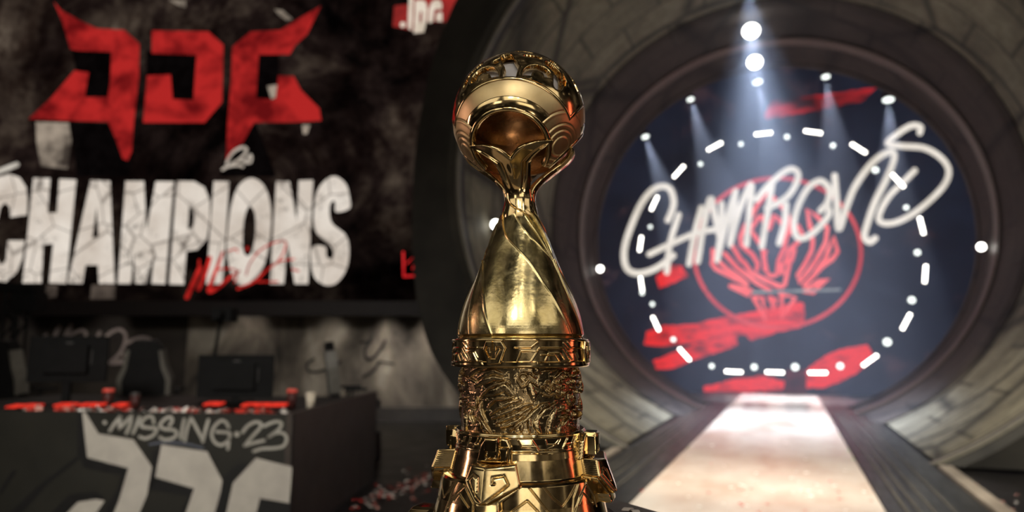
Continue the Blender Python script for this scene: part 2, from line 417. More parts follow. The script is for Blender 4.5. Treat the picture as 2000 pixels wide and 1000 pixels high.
coral([B_([(330, 700)])[:0]+B_([(400, 640), (370, 440), (480, 520), (590, 640), (570, 800), (460, 1000)])+D_([(420, 260), (310, 390), (300, 300), (390, 160), (470, 0)])+B_([(430, 800), (420, 690), (400, 600)]),
       B_([(560, 1000), (600, 880), (660, 740), (700, 900), (640, 980)])+D_([(600, 190), (380, 420)]),
       D_([(520, 250), (620, 120)]),
       D_([(380, 490), (490, 510), (560, 430), (670, 340), (560, 370), (440, 450), (380, 490)])], m_line, 'emblem_feather')
coral([Cc([(760, 570), (870, 570), (910, 840), (760, 570)]), Cc([(960, 570), (1040, 600), (1010, 700), (960, 570)]),
       D_([(90, 530), (270, 570), (100, 820), (110, 540)])], m_line, 'emblem_tail')
f = Flat(SP, SN, .024); f.stroke([(1470, 571), (1640, 566)], 4.5, 0); par(f.build('emblem_bar', emat('screen_grey_bar', sr(130, 138, 140), sr(168, 174, 172))), scr)
# handwriting
z2 = lambda p: Z1(p, 1160, 220, 2.5); z3 = lambda p: Z1(p, 1500, 220, 2.5)
script = [
 ('letter', [z2([(362, 525), (382, 480), (390, 430), (372, 375), (330, 360), (280, 385), (230, 450), (185, 550), (155, 640), (148, 710), (165, 765), (210, 785), (270, 775), (330, 745), (388, 698)])], 12.5),
 ('letter', [z2([(415, 500), (372, 640), (357, 780)]), z2([(525, 465), (490, 600), (465, 740)]), z2([(272, 692), (380, 640), (500, 590), (640, 562)])], 11.5),
 ('letter', [z2([(508, 728), (535, 560), (570, 420), (590, 500), (612, 600)])], 12),
 ('letter', [z2([(625, 445), (622, 560), (602, 720)]), z2([(602, 720), (640, 560), (692, 385)]), z2([(692, 385), (680, 520), (665, 645)]), z2([(665, 645), (710, 480), (768, 350), (760, 480), (745, 645)])], 12),
 ('letter', [z2([(870, 350), (850, 480), (820, 655)]), z2([(795, 425), (860, 350), (930, 290), (975, 278), (998, 310), (970, 380), (920, 430), (845, 468)])], 12.5),
 ('letter', [z3([(88, 450), (82, 540), (55, 638)])], 13),
 ('letter', [z3([(256, 480), (290, 440), (300, 380), (270, 340), (240, 338), (195, 370), (150, 450), (127, 540), (140, 605), (180, 612), (240, 570), (296, 500), (290, 460)])], 12.5),
 ('letter', [z3([(325, 310), (335, 440), (345, 570), (380, 470), (420, 370), (480, 280), (540, 220), (600, 193), (615, 225), (580, 320), (525, 430), (485, 540), (470, 605), (495, 632), (522, 615)])], 13),
 ('letter', [z3([(740, 100), (742, 72), (700, 66), (640, 100), (582, 152), (650, 165), (760, 175), (840, 220), (880, 280), (865, 345), (800, 420), (700, 500), (610, 540), (548, 535), (545, 490), (590, 410), (650, 350), (715, 285)])], 12)]
for i, (nm, ss, ww) in enumerate(script):
    f = Flat(SP, SN, .03+.003*i)
    for s_ in ss: f.stroke(s_, ww, 8)
    par(f.build(nm, m_white), scr)

# ------------------------------------------------------------------ fixtures round the screen
m_house = pmat('fixture_black', (.01, .01, .01), (.02, .02, .02), .5)
m_lamp, _nt, _o = newmat('lamp_face_white'); _e = N(_nt, 'ShaderNodeEmission'); _e.inputs[0].default_value = (1, .97, .90, 1); _e.inputs[1].default_value = 9; L(_nt, _e.outputs[0], _o.inputs[0])
m_lampS, _nt, _o = newmat('spot_face_white'); _e = N(_nt, 'ShaderNodeEmission'); _e.inputs[0].default_value = (.86, .93, .90, 1); _e.inputs[1].default_value = 3.; L(_nt, _e.outputs[0], _o.inputs[0])
def pixsize(y_): return None
bars = [(1491, 261, 174), (1588, 258, 8), (1396, 286, 152), (1677, 290, 32), (1326, 335, 132), (1278, 397, 115), (1251, 476, 98), (1253, 556, 82), (1281, 632, 65), (1337, 692, 48), (1433, 726, 3), (1513, 727, 2), (1597, 728, 0), (1699, 704, 144), (1770, 628, 118), (1807, 535, 94), (1800, 441, 76), (1754, 353, 48)]
FY = SY-.24
clock = ["the eleven thirty position", "the half past twelve position", "the eleven o'clock position", "the one o'clock position", "the ten thirty position", "the ten o'clock position", "the nine thirty position", "the half past eight position", "the eight o'clock position", "the seven thirty position", "the bottom, left of three,", "the bottom, middle of three,", "the bottom, right of three,", "the half past four position", "the four o'clock position", "the half past three position", "the quarter to three position", "the two o'clock position"]
for i, (x, y, a) in enumerate(bars):
    p = onY(x, y, FY); q = onY(x+20*math.cos(math.radians(a)), y+20*math.sin(math.radians(a)), FY)
    d = Vector(q-p); ln = .29; an = math.atan2(d.z, d.x)
    e = empty('light_bar', tuple(p))
    tag(e, 'white LED bar lamp at %s of the round screen' % clock[i], 'stage light', 'LED bar lamps ringing the round screen')
    M = Matrix.Rotation(-an, 4, 'Y')
    bm = bmesh.new(); box(bm, (-ln-.03, 0, -.06), (ln+.03, .14, .06), M); box(bm, (-.05, .14, -.05), (.05, .24, .05), M); bmobj('lamp_housing', bm, m_house, e)
    bm = bmesh.new()
    for k in range(5): box(bm, (-ln+k*2*ln/5+.006, -.02, -.045), (-ln+(k+1)*2*ln/5-.006, 0.005, .045), M)
    bmobj('lamp_face', bm, m_lamp, e)
def spotfix(x, y, Y, r, name, label, grp, m=m_lampS, aim=None):
    p = onY(x, y, Y); e = empty(name, tuple(p)); tag(e, label, 'stage light', grp)
    if aim is not None: e.rotation_euler = (Vector(aim)-Vector(p)).to_track_quat('-Y', 'Z').to_euler()
    bm = bmesh.new(); lathe(bm, [(r*.8, .32), (r*1.15, .22), (r*1.15, 0.02), (r*1.02, 0.02)], 16, Matrix.Rotation(-math.pi/2, 4, 'X')); bmobj('lamp_housing', bm, m_house, e)
    bm = bmesh.new(); lathe(bm, [(r, 0.012), (r, .03)], 16, Matrix.Rotation(-math.pi/2, 4, 'X')); bmobj('lamp_face', bm, m, e)
    bm = bmesh.new(); tube(bm, [(r*1.3, .12, 0), (r*1.3, .30, 0), (-r*1.3, .30, 0), (-r*1.3, .12, 0)], .02, 6); bmobj('yoke', bm, m_house, e)
    return e, p
spots = [(1447, 281, .10), (1537, 267, .11), (1627, 284, .11), (1368, 320, .10), (1710, 332, .13), (1270, 443, .09), (1254, 572, .10), (1792, 493, .12), (1781, 586, .14), (1733, 668, .16), (1274, 594, .10), (1315, 663, .11), (1390, 715, .11), (1473, 717, .13), (1553, 717, .15), (1641, 715, .14), (1770, 405, .10)]
sname = ['on the upper arc, under the left top beam', 'at the very top, between two LED bars', 'on the upper arc, right of the very top', 'on the upper left arc', 'behind the last arch of the letter N', 'inside the open curve of the letter C', 'below the left end of the letter C', 'on the right edge, under the big S', 'on the right edge, below the mid height bar', 'on the lower right, beside the slanting bar', 'on the left edge, low, over the red stroke', 'in the red brush stroke at lower left', 'on the bottom arc, first from the left', 'on the bottom arc, second from the left', 'on the bottom arc, third from the left', 'on the bottom arc, over the right red stroke', 'in the lower bowl of the big S']
for (x, y, r), nm in zip(spots, sname):
    spotfix(x, y, SY-.33, r*.7, 'spot_lamp', 'small round white spot lamp '+nm, 'small round spot lamps ringing the round screen')
for i_, (x, y, r) in enumerate(spots):
    if i_ in (1, 2, 4, 7, 8, 9, 10, 12, 13, 14, 15):
        p = onY(x, y, SY-.42); c_ = onY(1515, 480, SY-.9)
        spot('spot_beam', tuple(p), tuple(p+(c_-p)*.9), 1100, 13, .4, (.62, .74, 1.), .08)
beams = [(1261, 268, .13, 'leftmost of the five'), (1349, 195, .12, 'second from left of the five'), (1480, 161, .16, 'third from left of the five'), (1613, 151, .13, 'fourth from left of the five'), (1735, 196, .17, 'rightmost of the five')]
for x, y, r, nm in beams:
    p = onY(x, y, 25.2)
    aim = Vector(p)+Vector(((p[0]-AXX)*-.18+.5, -.9, -4))
    spotfix(x, y, 25.2, r, 'beam_lamp', 'round lamp throwing a downward beam, %s above the round screen' % nm, 'downward beam lamps', aim=aim)
    spot('beam', tuple(Vector(p)+(Vector(aim)-Vector(p)).normalized()*.1), aim, 7000, 24, .45, (.72, .80, 1.), .08)
# bright lamps hanging under the tunnel roof
truss = empty('roof_truss', (0, 0, 0)); tag(truss, 'short black truss hung from the tunnel roof above the lamps', 'truss')
for (x, y, Y, r, nm, pw) in ((1467, 60, 17.2, .20, 'upper', 7500), (1474, 121, 18.8, .19, 'lower', 4500), (1462, -28, 15.6, .22, 'third, highest', 8500)):
    p = onY(x, y, Y); e, p = spotfix(x, y, Y, r, 'hanging_spotlight', 'very bright oval spotlight under the tunnel roof, the %s one' % nm, 'bright spotlights under the roof', m_lamp)
    bm = bmesh.new(); ztop = TZ+math.sqrt(TR**2-(p[0]-AXX)**2)-.05
    tube(bm, [(0, .3, 0), (0, .3, ztop-p[2])], .03, 6); bmobj('hanger', bm, m_house, e)
    spot('beam', (p[0], p[1]-.1, p[2]), (p[0]+.3, p[1]-1.2, 0), pw, 44, .8, (.66, .77, 1.), .12)
bpy.data.objects.remove(truss)
for (x, y, Y, nm) in ((967, 438, 13.0, 'on the left stone lining, beside the trophy'), (1172, 525, 19.6, 'at the left inner rim of the tunnel'), (1917, 482, 19.6, 'at the right inner rim of the tunnel')):
    p = onY(x, y, Y); v = np.array([p[0]-AXX, p[2]-TZ]); rr = np.linalg.norm(v); want = (TR if Y < 16 else 4.97)-.12; v = v/rr*want
    d = ray(x, y); # slide along the line of sight until the lamp sits on the wall
    best = min(np.linspace(11.2, 20, 400), key=lambda Yq: abs(math.hypot(onY(x, y, Yq)[0]-AXX, onY(x, y, Yq)[2]-TZ)-((TR if Yq < 16.3 else 4.97)-.14)))
    p = onY(x, y, best); e, p = spotfix(x, y, best, .09, 'flood_lamp', 'small white flood lamp '+nm, 'wall flood lamps', m_lamp)
    bm = bmesh.new(); o_ = Vector((p[0]-AXX, 0, p[2]-TZ)).normalized()
    tube(bm, [o_*0+Vector((0, .15, 0)), o_*.22+Vector((0, .15, 0))], .03, 6); box(bm, (-.1, .05, -.1), (.1, .15, .1)); bmobj('bracket', bm, m_house, e)
    if best < 16: bm = bmesh.new(); 

# stage haze inside the tunnel, lit by the lamps
m, nt, out = newmat('haze'); vs_ = N(nt, 'ShaderNodeVolumeScatter'); vs_.inputs['Density'].default_value = .014; vs_.inputs['Anisotropy'].default_value = .25; vs_.inputs['Color'].default_value = (.82, .88, 1, 1); L(nt, vs_.outputs[0], out.inputs['Volume'])
bm = bmesh.new(); pl = [(-4.9, 12.2), (4.9, 12.2), (4.9, 20.45), (6.3, 20.45), (6.3, 25.2), (-6.3, 25.2), (-6.3, 20.45), (-4.9, 20.45)]
a_ = [bm.verts.new((AXX+x, y, .12)) for x, y in pl]; b_ = [bm.verts.new((AXX+x, y, 11.6)) for x, y in pl]; bm.faces.new(a_); bm.faces.new(b_)
for k in range(8): bm.faces.new((a_[k], a_[(k+1) % 8], b_[(k+1) % 8], b_[k]))
o = bmobj('haze', bm, m); tag(o, 'thin stage haze filling the tunnel in front of the round screen', 'haze', kind='stuff')

# ------------------------------------------------------------------ left side: video wall
WD = 14.3                                    # distance of the video wall, square to the line fw
WP = onD(0, 400, WD); WN = -fw
wallroot = empty('video_wall', tuple(onD(400, 620, WD))); tag(wallroot, 'large LED wall with red angular logo above the word CHAMPIONS', 'screen')
wallroot.rotation_euler = (0, 0, YAW); bpy.context.view_layer.update()
def onW(f, name, m): return par(f.build(name, m), wallroot)
def wall_mat():
    m, nt, out = newmat('video_wall_picture')
    e = N(nt, 'ShaderNodeEmission'); L(nt, e.outputs[0], out.inputs[0])
    v = objco(nt, (1, 1, 1))
    a = ramp(nt, noise(nt, v, .42, 7, .68, .4), [(.38, sr(9, 6, 6)), (.50, sr(44, 33, 30)), (.60, sr(90, 77, 66)), (.72, sr(160, 144, 126))])
    b = ramp(nt, noise(nt, v, .9, 6, .7), [(.4, (.3, .25, .25)), (.62, (1, 1, 1))])
    sep = N(nt, 'ShaderNodeSeparateXYZ'); L(nt, v, sep.inputs[0])
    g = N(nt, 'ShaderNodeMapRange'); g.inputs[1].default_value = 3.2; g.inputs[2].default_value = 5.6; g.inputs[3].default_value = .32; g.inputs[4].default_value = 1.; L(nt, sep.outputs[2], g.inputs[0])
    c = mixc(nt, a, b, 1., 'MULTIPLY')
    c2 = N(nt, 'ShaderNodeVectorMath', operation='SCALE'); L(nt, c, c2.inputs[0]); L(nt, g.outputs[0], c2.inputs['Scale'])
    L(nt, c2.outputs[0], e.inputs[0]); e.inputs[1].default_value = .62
    return m
def fwbox(bm, x0, x1, z0, z1, d0, d1):
    """box square to fw: lateral metres x, height z, distance d"""
    vs = []
    for x in (x0, x1):
        for d in (d0, d1):
            for z in (z0, z1):
                p = fw*d+rt*x; vs.append(bm.verts.new((p[0], p[1], z)))
    for f in ((0, 1, 3, 2), (4, 6, 7, 5), (0, 4, 5, 1), (2, 3, 7, 6), (0, 2, 6, 4), (1, 5, 7, 3)): bm.faces.new([vs[i] for i in f])
lat = lambda x, D: (x-1000)/F0*D      # lateral metres (near the horizon)
zof = lambda x, y, D: onD(x, y, D)[2]
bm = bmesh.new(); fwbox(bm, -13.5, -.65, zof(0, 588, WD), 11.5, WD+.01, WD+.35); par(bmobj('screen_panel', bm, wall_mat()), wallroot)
bm = bmesh.new(); fwbox(bm, -13.5, -.65, zof(0, 616, WD), zof(0, 588, WD), WD-.05, WD+.40); par(bmobj('lower_frame', bm, pmat('frame_dark_red', sr(22, 11, 11), sr(30, 16, 15), .6)), wallroot)
WF = lambda lift: Flat(WP, WN, lift)
m_logo = emat('wall_red_logo', sr(104, 16, 18), sr(184, 40, 38), .9, 1.3, (.36, .56), (1, 1, 1), .3)
m_black = emat('wall_black', sr(5, 3, 3), sr(10, 7, 7), 1.)
bk = WF(.004)
for p in ([(140, 95), (225, 95), (222, 190), (160, 192)], [(286, 100), (392, 100), (385, 205), (330, 200), (322, 148), (286, 150)], [(497, 100), (545, 100), (545, 195), (497, 195)], [(140, 240), (235, 240), (255, 320), (250, 345), (150, 345)], [(440, 300), (500, 240), (540, 345), (430, 345)]): bk.poly(p)
onW(bk, 'logo_shadow', m_black)
m_pale = emat('wall_pale_patch', sr(60, 52, 46), sr(160, 146, 130), 1., 1.6, (.35, .6))
pp = WF(.006)
for p in ([(70, 238), (135, 240), (140, 275), (132, 330), (80, 325), (72, 280)], [(522, 168), (545, 165), (548, 188), (530, 194)], [(590, 244), (606, 244), (600, 262), (592, 262)],
          [(330, 0), (362, 0), (364, 15), (350, 12)], [(536, 18), (552, 20), (572, 38), (560, 40), (545, 30)]): pp.poly(p)
onW(pp, 'pale_patch', m_pale)
J = Z1([(265, 10), (300, 50), (380, 95), (475, 140), (610, 148), (683, 215), (680, 380), (655, 600), (645, 740), (625, 785), (600, 775), (570, 690), (530, 597), (140, 582), (250, 480), (365, 345), (435, 355), (415, 475), (528, 475), (540, 400), (545, 255), (380, 248), (345, 240), (310, 120)], 0, 0, 2.5)
Dd = Z1([(742, 150), (1020, 155), (1092, 220), (1085, 500), (1000, 600), (700, 600), (720, 370), (835, 365), (845, 485), (945, 490), (960, 270), (742, 262)], 0, 0, 2.5)
G = Z1([(1568, 30), (1500, 170), (1440, 225), (1415, 268), (1265, 268), (1252, 480), (1345, 487), (1360, 370), (1435, 372), (1470, 440), (1560, 530), (1570, 590), (1440, 598), (1240, 600), (1185, 700), (1105, 790), (1112, 600), (1130, 380), (1135, 230), (1225, 155), (1370, 148), (1470, 85)], 0, 0, 2.5)
for P_ in (J, Dd, G): onW(WF(.012).poly(P_), 'logo_letter', m_logo)
def letter_mat():
    m, nt, out = newmat('wall_cracked_letters')
    e = N(nt, 'ShaderNodeEmission'); L(nt, e.outputs[0], out.inputs[0])
    v = objco(nt)
    vo = N(nt, 'ShaderNodeTexVoronoi', feature='DISTANCE_TO_EDGE'); vo.inputs['Scale'].default_value = 1.25; L(nt, v, vo.inputs['Vector'])
    c = ramp(nt, vo.outputs[0], [(0, (.12, .10, .09)), (.03, (1, 1, 1))])
    dirt = ramp(nt, noise(nt, v, 2.6, 10, .78, .5), [(.36, (.06, .05, .045)), (.46, (1, 1, 1))])
    gate = ramp(nt, noise(nt, v, .45, 2), [(.40, (0, 0, 0)), (.58, (1, 1, 1))])
    d2 = mixc(nt, (1, 1, 1), dirt, gate)
    b = ramp(nt, noise(nt, v, 1.2, 5), [(.3, sr(196, 182, 168)), (.7, sr(232, 222, 210))])
    L(nt, mixc(nt, mixc(nt, b, c, .7, 'MULTIPLY'), d2, .9, 'MULTIPLY'), e.inputs[0])
    return m
m_let = letter_mat()
W3 = lambda p: Z1(p, 0, 300, 2.5)
S_ = lambda p, cl=True: smooth_path(p, 5, cl)
glyphs = [
 ([(-80, 300), (-70, 180), (-20, 120), (50, 100), (100, 118), (130, 165), (137, 230), (134, 300), (52, 312), (50, 262), (28, 240), (5, 262), (-10, 330), (-14, 420), (-8, 520), (12, 545), (32, 520), (40, 425), (122, 425), (112, 510), (85, 580), (30, 628), (-40, 615), (-80, 540)], []),
 ([(165, 120), (248, 122), (235, 290), (280, 290), (292, 125), (375, 128), (325, 635), (242, 632), (262, 440), (215, 445), (205, 632), (112, 632)], []),
 ([(445, 130), (540, 135), (562, 635), (485, 635), (480, 545), (420, 545), (405, 635), (332, 632)], [[(474, 258), (484, 405), (452, 415)]]),
 ([(615, 135), (705, 135), (718, 375), (762, 137), (850, 137), (808, 638), (742, 635), (757, 470), (715, 635), (662, 635), (655, 470), (642, 635), (577, 635)], []),
 ([(865, 135), (950, 136), (1000, 165), (1026, 230), (1027, 320), (1010, 420), (965, 470), (912, 477), (900, 640), (828, 638)], [[(925, 262), (943, 270), (950, 310), (940, 362), (918, 370)]]),
 ([(1045, 135), (1120, 137), (1088, 638), (1008, 638)], []),
 (S_([(1225, 120), (1285, 150), (1318, 230), (1325, 340), (1308, 480), (1270, 585), (1190, 645), (1140, 610), (1112, 500), (1112, 400), (1130, 260), (1165, 160)]), [S_([(1225, 258), (1247, 300), (1248, 400), (1230, 480), (1207, 500), (1188, 465), (1190, 350), (1205, 280)])]),
 ([(1350, 135), (1415, 137), (1450, 330), (1460, 132), (1530, 130), (1505, 637), (1440, 637), (1405, 430), (1388, 637), (1320, 637)], []),
 (S_([(1708, 268), (1642, 286), (1638, 240), (1622, 235), (1610, 270), (1622, 340), (1690, 400), (1706, 480), (1690, 570), (1640, 635), (1580, 640), (1530, 590), (1522, 462), (1588, 455), (1595, 500), (1615, 515), (1628, 490), (1615, 450), (1548, 390), (1532, 300), (1548, 190), (1590, 130), (1640, 112), (1690, 150), (1708, 215)]), [])]
for o_, hs in glyphs: onW(WF(.016).poly(W3(o_), [W3(h) for h in hs]), 'headline_letter', m_let)
t = WF(.02); t.stroke(W3([(-20, 95), (85, 55)]), 10, 0); onW(t, 'accent_stroke', emat('wall_offwhite', sr(176, 168, 156), sr(206, 198, 186)))
t = WF(.01); t.poly(W3([(225, 640), (280, 640), (278, 700), (222, 705)])).poly(W3([(448, 640), (565, 640), (563, 710), (442, 710)])); onW(t, 'letter_reflection', emat('wall_dim_patch', sr(58, 50, 44), sr(84, 74, 66), 1., 2.))
zt = lambda p: Z1(p, 360, 440, 6.25)
t = WF(.03)
for s_, w_ in (([(40, 880), (120, 700), (200, 520)], 9), ([(180, 780), (260, 600), (320, 400)], 8), ([(190, 430), (180, 600)], 4), ([(475, 330), (420, 480), (360, 640), (310, 800), (420, 760), (560, 640), (680, 560)], [5, 9, 4]), ([(540, 320), (640, 290), (660, 330)], 3.), ([(775, 275), (775, 300)], 5), ([(760, 610), (800, 480), (900, 340), (1020, 250), (1140, 205), (1240, 200), (1220, 330), (1150, 440)], 3.2),
              ([(400, 540), (560, 530), (650, 570), (620, 700)], 3.5), ([(660, 775), (860, 690), (1000, 560), (1180, 440), (1350, 415)], [5, 3]), ([(900, 690), (1150, 690)], 3.5), ([(1330, 540), (1400, 560)], 4)): t.stroke(zt(s_), w_)
onW(t, 'red_scribble', emat('wall_red_scribble', sr(140, 22, 20), sr(206, 44, 38), 1., 3.))
zq = lambda p: Z1(p, 420, 270, 12.5)
t = WF(.03)
t.stroke(zq([(300, 620), (360, 480), (480, 330), (620, 250), (720, 230), (780, 280), (720, 420), (600, 530), (420, 640)]), 5.6).stroke(zq([(200, 770), (320, 700), (480, 670), (600, 670), (690, 700)]), 5.6).stroke(zq([(620, 560), (760, 560), (850, 440), (900, 440), (880, 590), (760, 610)]), 4.6)
onW(t, 'small_signature', emat('wall_sign_white', sr(160, 148, 134), sr(196, 184, 170)))
t = WF(.01).poly([(767, 52), (770, 12), (800, 8), (800, -40), (920, -40), (920, 42), (830, 44), (815, 62)]); onW(t, 'red_placard', emat('wall_placard_red', sr(120, 34, 32), sr(164, 46, 42), 1., 1.))
m_pl = emat('wall_placard_white', sr(206, 190, 170), sr(226, 212, 194), 1., 2.)
zj = lambda p: Z1(p, 740, 0, 10)
onW(WF(.02).poly(zj([(590, -60), (680, -60), (660, 380), (640, 610), (570, 560), (575, 300)])), 'placard_letter', m_pl)
onW(WF(.02).poly(zj([(710, 20), (860, 15), (925, 60), (950, 200), (930, 420), (880, 640), (680, 660), (700, 300)]), [zj([(815, 210), (850, 260), (840, 420), (810, 480), (785, 380)])]), 'placard_letter', m_pl)
onW(WF(.02).poly(zj([(1230, 190), (1120, 185), (1090, 200), (1070, 300), (1060, 430), (1000, 460), (960, 430), (980, 180), (1030, 50), (1120, 0), (1200, 20), (1235, 90)])).poly(zj([(1120, 290), (1180, 240), (1240, 260), (1240, 430), (1120, 420)])), 'placard_letter', m_pl)
t = WF(.02).disc(787, 49, 5.5); onW(t, 'placard_dot', m_pl)
t = WF(.03); t.stroke([(788, 493), (789, 540)], 4, 0).stroke([(789, 540), (830, 538)], 4, 0).stroke([(795, 515), (812, 498), (806, 526), (830, 520)], 3, 0); onW(t, 'red_neon_mark', emat('wall_neon_red', sr(196, 30, 34), sr(224, 44, 46)))

# ------------------------------------------------------------------ wall under the video wall, painted with graffiti
def graf_mat():
    m, nt, out = newmat('painted_wall')
    b = N(nt, 'ShaderNodeBsdfPrincipled'); L(nt, b.outputs[0], out.inputs[0]); b.inputs['Roughness'].default_value = .7
    v = objco(nt, (1, 1, .5))
    a = ramp(nt, noise(nt, v, .75, 5, .6, .5), [(.38, sr(52, 46, 42)), (.52, sr(120, 110, 98)), (.66, sr(190, 180, 164))])
    L(nt, a, b.inputs['Base Color']); return m
GD = 15.7
bm = bmesh.new(); fwbox(bm, lat(370, GD), -.2, 0, 3.2, GD, GD+.3); wl = bmobj('wall_left', bm, graf_mat()); wl['kind'] = 'structure'
bm = bmesh.new(); fwbox(bm, -14.5, lat(370, GD), 0, 3.2, GD, GD+.3); wl = bmobj('wall_left', bm, pmat('dark_left_wall', sr(40, 34, 32), sr(78, 70, 62), .7, scale=.8)); wl['kind'] = 'structure'  # left stretch of the wall in a darker tone
bm = bmesh.new(); fwbox(bm, -14.5, -.2, 3.2, 13, GD, GD+.3); wl = bmobj('wall_left', bm, m_dark); wl['kind'] = 'structure'
bm = bmesh.new(); fwbox(bm, -14.5, -.6, 0, .28, GD-.25, GD); o = bmobj('baseboard_left', bm, pmat('plinth', sr(40, 36, 34), sr(60, 54, 50), .4)); o['kind'] = 'structure'
GP = onD(0, 700, GD)
zg_ = lambda p: Z1(p, 50, 610, 2000/280)
g = Flat(GP, WN, .02)
for s_, w_ in (([(270, 330), (300, 310)], 6), ([(400, 370), (440, 280), (480, 210)], 9), ([(560, 350), (600, 260), (640, 190)], 9), ([(580, 340), (700, 280), (790, 250), (850, 290), (830, 360)], 6), ([(1010, 350), (1040, 280)], 7), ([(1110, 360), (1200, 280), (1310, 240), (1390, 290), (1400, 400), (1330, 560), (1200, 690)], 6.5),
               ([(1440, 420), (1540, 370), (1650, 350), (1750, 390), (1700, 500), (1560, 540), (1450, 530)], 6.5), ([(1200, 700), (1350, 690), (1540, 690)], 10), ([(1380, 600), (1540, 660)], 8)): g.stroke(zg_(s_), w_)
g = g.build('graffiti_letters', pmat('spray_pale', sr(176, 160, 156), sr(206, 190, 184), .6), None); tag(g, 'pale sprayed graffiti lettering on the wall behind the left monitor', 'graffiti')
m_sprd = pmat('spray_dark', sr(20, 18, 18), sr(34, 30, 28), .6)
zh = lambda p: Z1(p, 590, 620, 1500/210)
scr2 = empty('graffiti_scrawl', tuple(onD(690, 690, GD))); tag(scr2, 'dark sprayed scrawl on the wall beside the far right chair', 'graffiti')
for s_, w_ in (([(160, 580), (80, 650), (90, 740), (200, 760), (400, 700), (540, 620)], 5), ([(960, 300), (880, 450), (900, 570), (1000, 560), (1100, 440), (1160, 330)], 5.5), ([(1080, 620), (1000, 740), (860, 830)], 5), ([(1100, 620), (1280, 650)], 3.5), ([(820, 350), (960, 330)], 4)):
    par(Flat(GP, WN, .02).stroke(zh(s_), w_).build('spray_line', m_sprd), scr2)
# lamps washing the wall
for x, pw, y in ((752, 300, 770), (838, 330, 770), (640, 80, 740), (480, 70, 700), (200, 40, 700), (10, 40, 720)):
    p = onD(x, 640, GD-1.0); q = onD(x-4, y, GD)
    spot('wall_wash', (p[0], p[1], 3.3), tuple(q), pw, 46, .8, (1, .93, .84), .1)

# ------------------------------------------------------------------ player desk
DZ = 1.05
DA = onZ(-260, 799, DZ); DB = onZ(571, 809, DZ); DC = onZ(736, 765.5, DZ)
desk = empty('player_desk', (DB[0], DB[1], 0)); tag(desk, 'long dark player desk with the lettering MISSING 23 and a grey logo', 'desk')
bpy.context.view_layer.update()
m_desk = pmat('desk_dark_olive', sr(26, 25, 19), sr(34, 32, 25), .6, scale=2)
m_deskside = pmat('desk_side_brown', sr(52, 44, 38), sr(64, 54, 46), .6, scale=2)
nfr = np.cross(DB-DA, up); nfr /= np.linalg.norm(nfr)
if nfr@(C0-DB) < 0: nfr = -nfr
def wallbox(bm, a, b, z0, z1, th, n):
    vs = [bm.verts.new((p[0], p[1], z)) for p in (a, b, b-n*th, a-n*th) for z in (z0, z1)]
    for f in ((0, 2, 3, 1), (2, 4, 5, 3), (4, 6, 7, 5), (6, 0, 1, 7), (1, 3, 5, 7), (0, 6, 4, 2)): bm.faces.new([vs[i] for i in f])
bm = bmesh.new(); wallbox(bm, DA, DB, 0, DZ, .05, nfr); par(bmobj('front_panel', bm, m_desk), desk)
ns = np.cross(DC-DB, up); ns /= np.linalg.norm(ns)
if ns@(C0-DB) < 0: ns = -ns
bm = bmesh.new(); wallbox(bm, DB, DC, 0, DZ+.005, .05, ns); par(bmobj('side_panel', bm, m_deskside), desk)
ab = (DB-DA)/np.linalg.norm(DB-DA)
bm = bmesh.new(); tp = [DA-nfr*.05, DB-nfr*.05-ab*.04, DB+(DC-DB)*.80-ns*.06, DA-nfr*2.3]
a = [bm.verts.new((p[0], p[1], DZ-.06)) for p in tp]; b = [bm.verts.new((p[0], p[1], DZ-.02)) for p in tp]
bm.faces.new(a); bm.faces.new(b)
for k in range(4): bm.faces.new((a[k], a[(k+1) % 4], b[(k+1) % 4], b[k]))
par(bmobj('desk_top', bm, pmat('desk_top', sr(16, 14, 13), sr(24, 21, 19), .6, spec=.15)), desk)
m_grey = pmat('logo_grey_paint', sr(168, 162, 152), sr(182, 176, 165), .6); m_blk = pmat('logo_black_paint', sr(12, 11, 10), sr(16, 14, 13), .6)
DF = lambda lift: Flat(DB, nfr, lift)
d1 = lambda p: Z1(p, 0, 780, 1364/300); d2 = lambda p: Z1(p, 280, 780, 1455/320)
bl = DF(.004)
bl.poly(d1([(690, 110), (745, 105), (800, 500), (1150, 590), (1130, 700), (1060, 900), (1000, 1090), (860, 1090), (1040, 800), (1080, 670), (900, 640), (740, 600), (720, 520), (440, 740), (200, 1000), (150, 1090), (0, 1090), (350, 760), (690, 500)]))
bl.poly(d1([(380, 1090), (620, 840), (860, 820), (930, 880), (600, 1090)]))
bl.poly(d1([(0, 800), (120, 620), (150, 640), (40, 800), (0, 860)]))
bl.poly(d2([(50, 700), (120, 690), (460, 790), (400, 1000), (330, 1000), (400, 860), (60, 800)]))
bl.poly(d2([(80, 480), (160, 400), (110, 700), (40, 860), (80, 600)]))
bl.poly(d2([(700, 700), (780, 620), (860, 570), (990, 560), (800, 740), (740, 1090), (640, 1090)]))
bl.poly(d2([(1040, 870), (1310, 920), (1300, 1090), (1000, 1090)]))
par(bl.build('logo_outline', m_blk), desk)
for P_ in (d1([(735, 105), (765, 115), (880, 305), (1190, 355), (1355, 600), (1310, 850), (1230, 1040), (1200, 1140), (960, 1140), (1060, 900), (1145, 610), (780, 515)]), d1([(600, 1010), (700, 910), (860, 885), (935, 900), (820, 1060), (560, 1060)]),
           d2([(165, 400), (570, 462), (705, 720), (690, 820), (640, 1000), (600, 1120), (340, 1120), (455, 790), (110, 690)]), d2([(1005, 518), (1325, 598), (1300, 920), (1040, 875), (985, 1100), (720, 1100), (800, 740)])):
    par(DF(.008).poly(P_).build('logo_letter', m_grey), desk)
zm = lambda p: Z1(p, 180, 790, 2000/220); zn = lambda p: Z1(p, 380, 800, 10)
m_mark = pmat('marker_grey', sr(150, 146, 136), sr(170, 166, 156), .6)
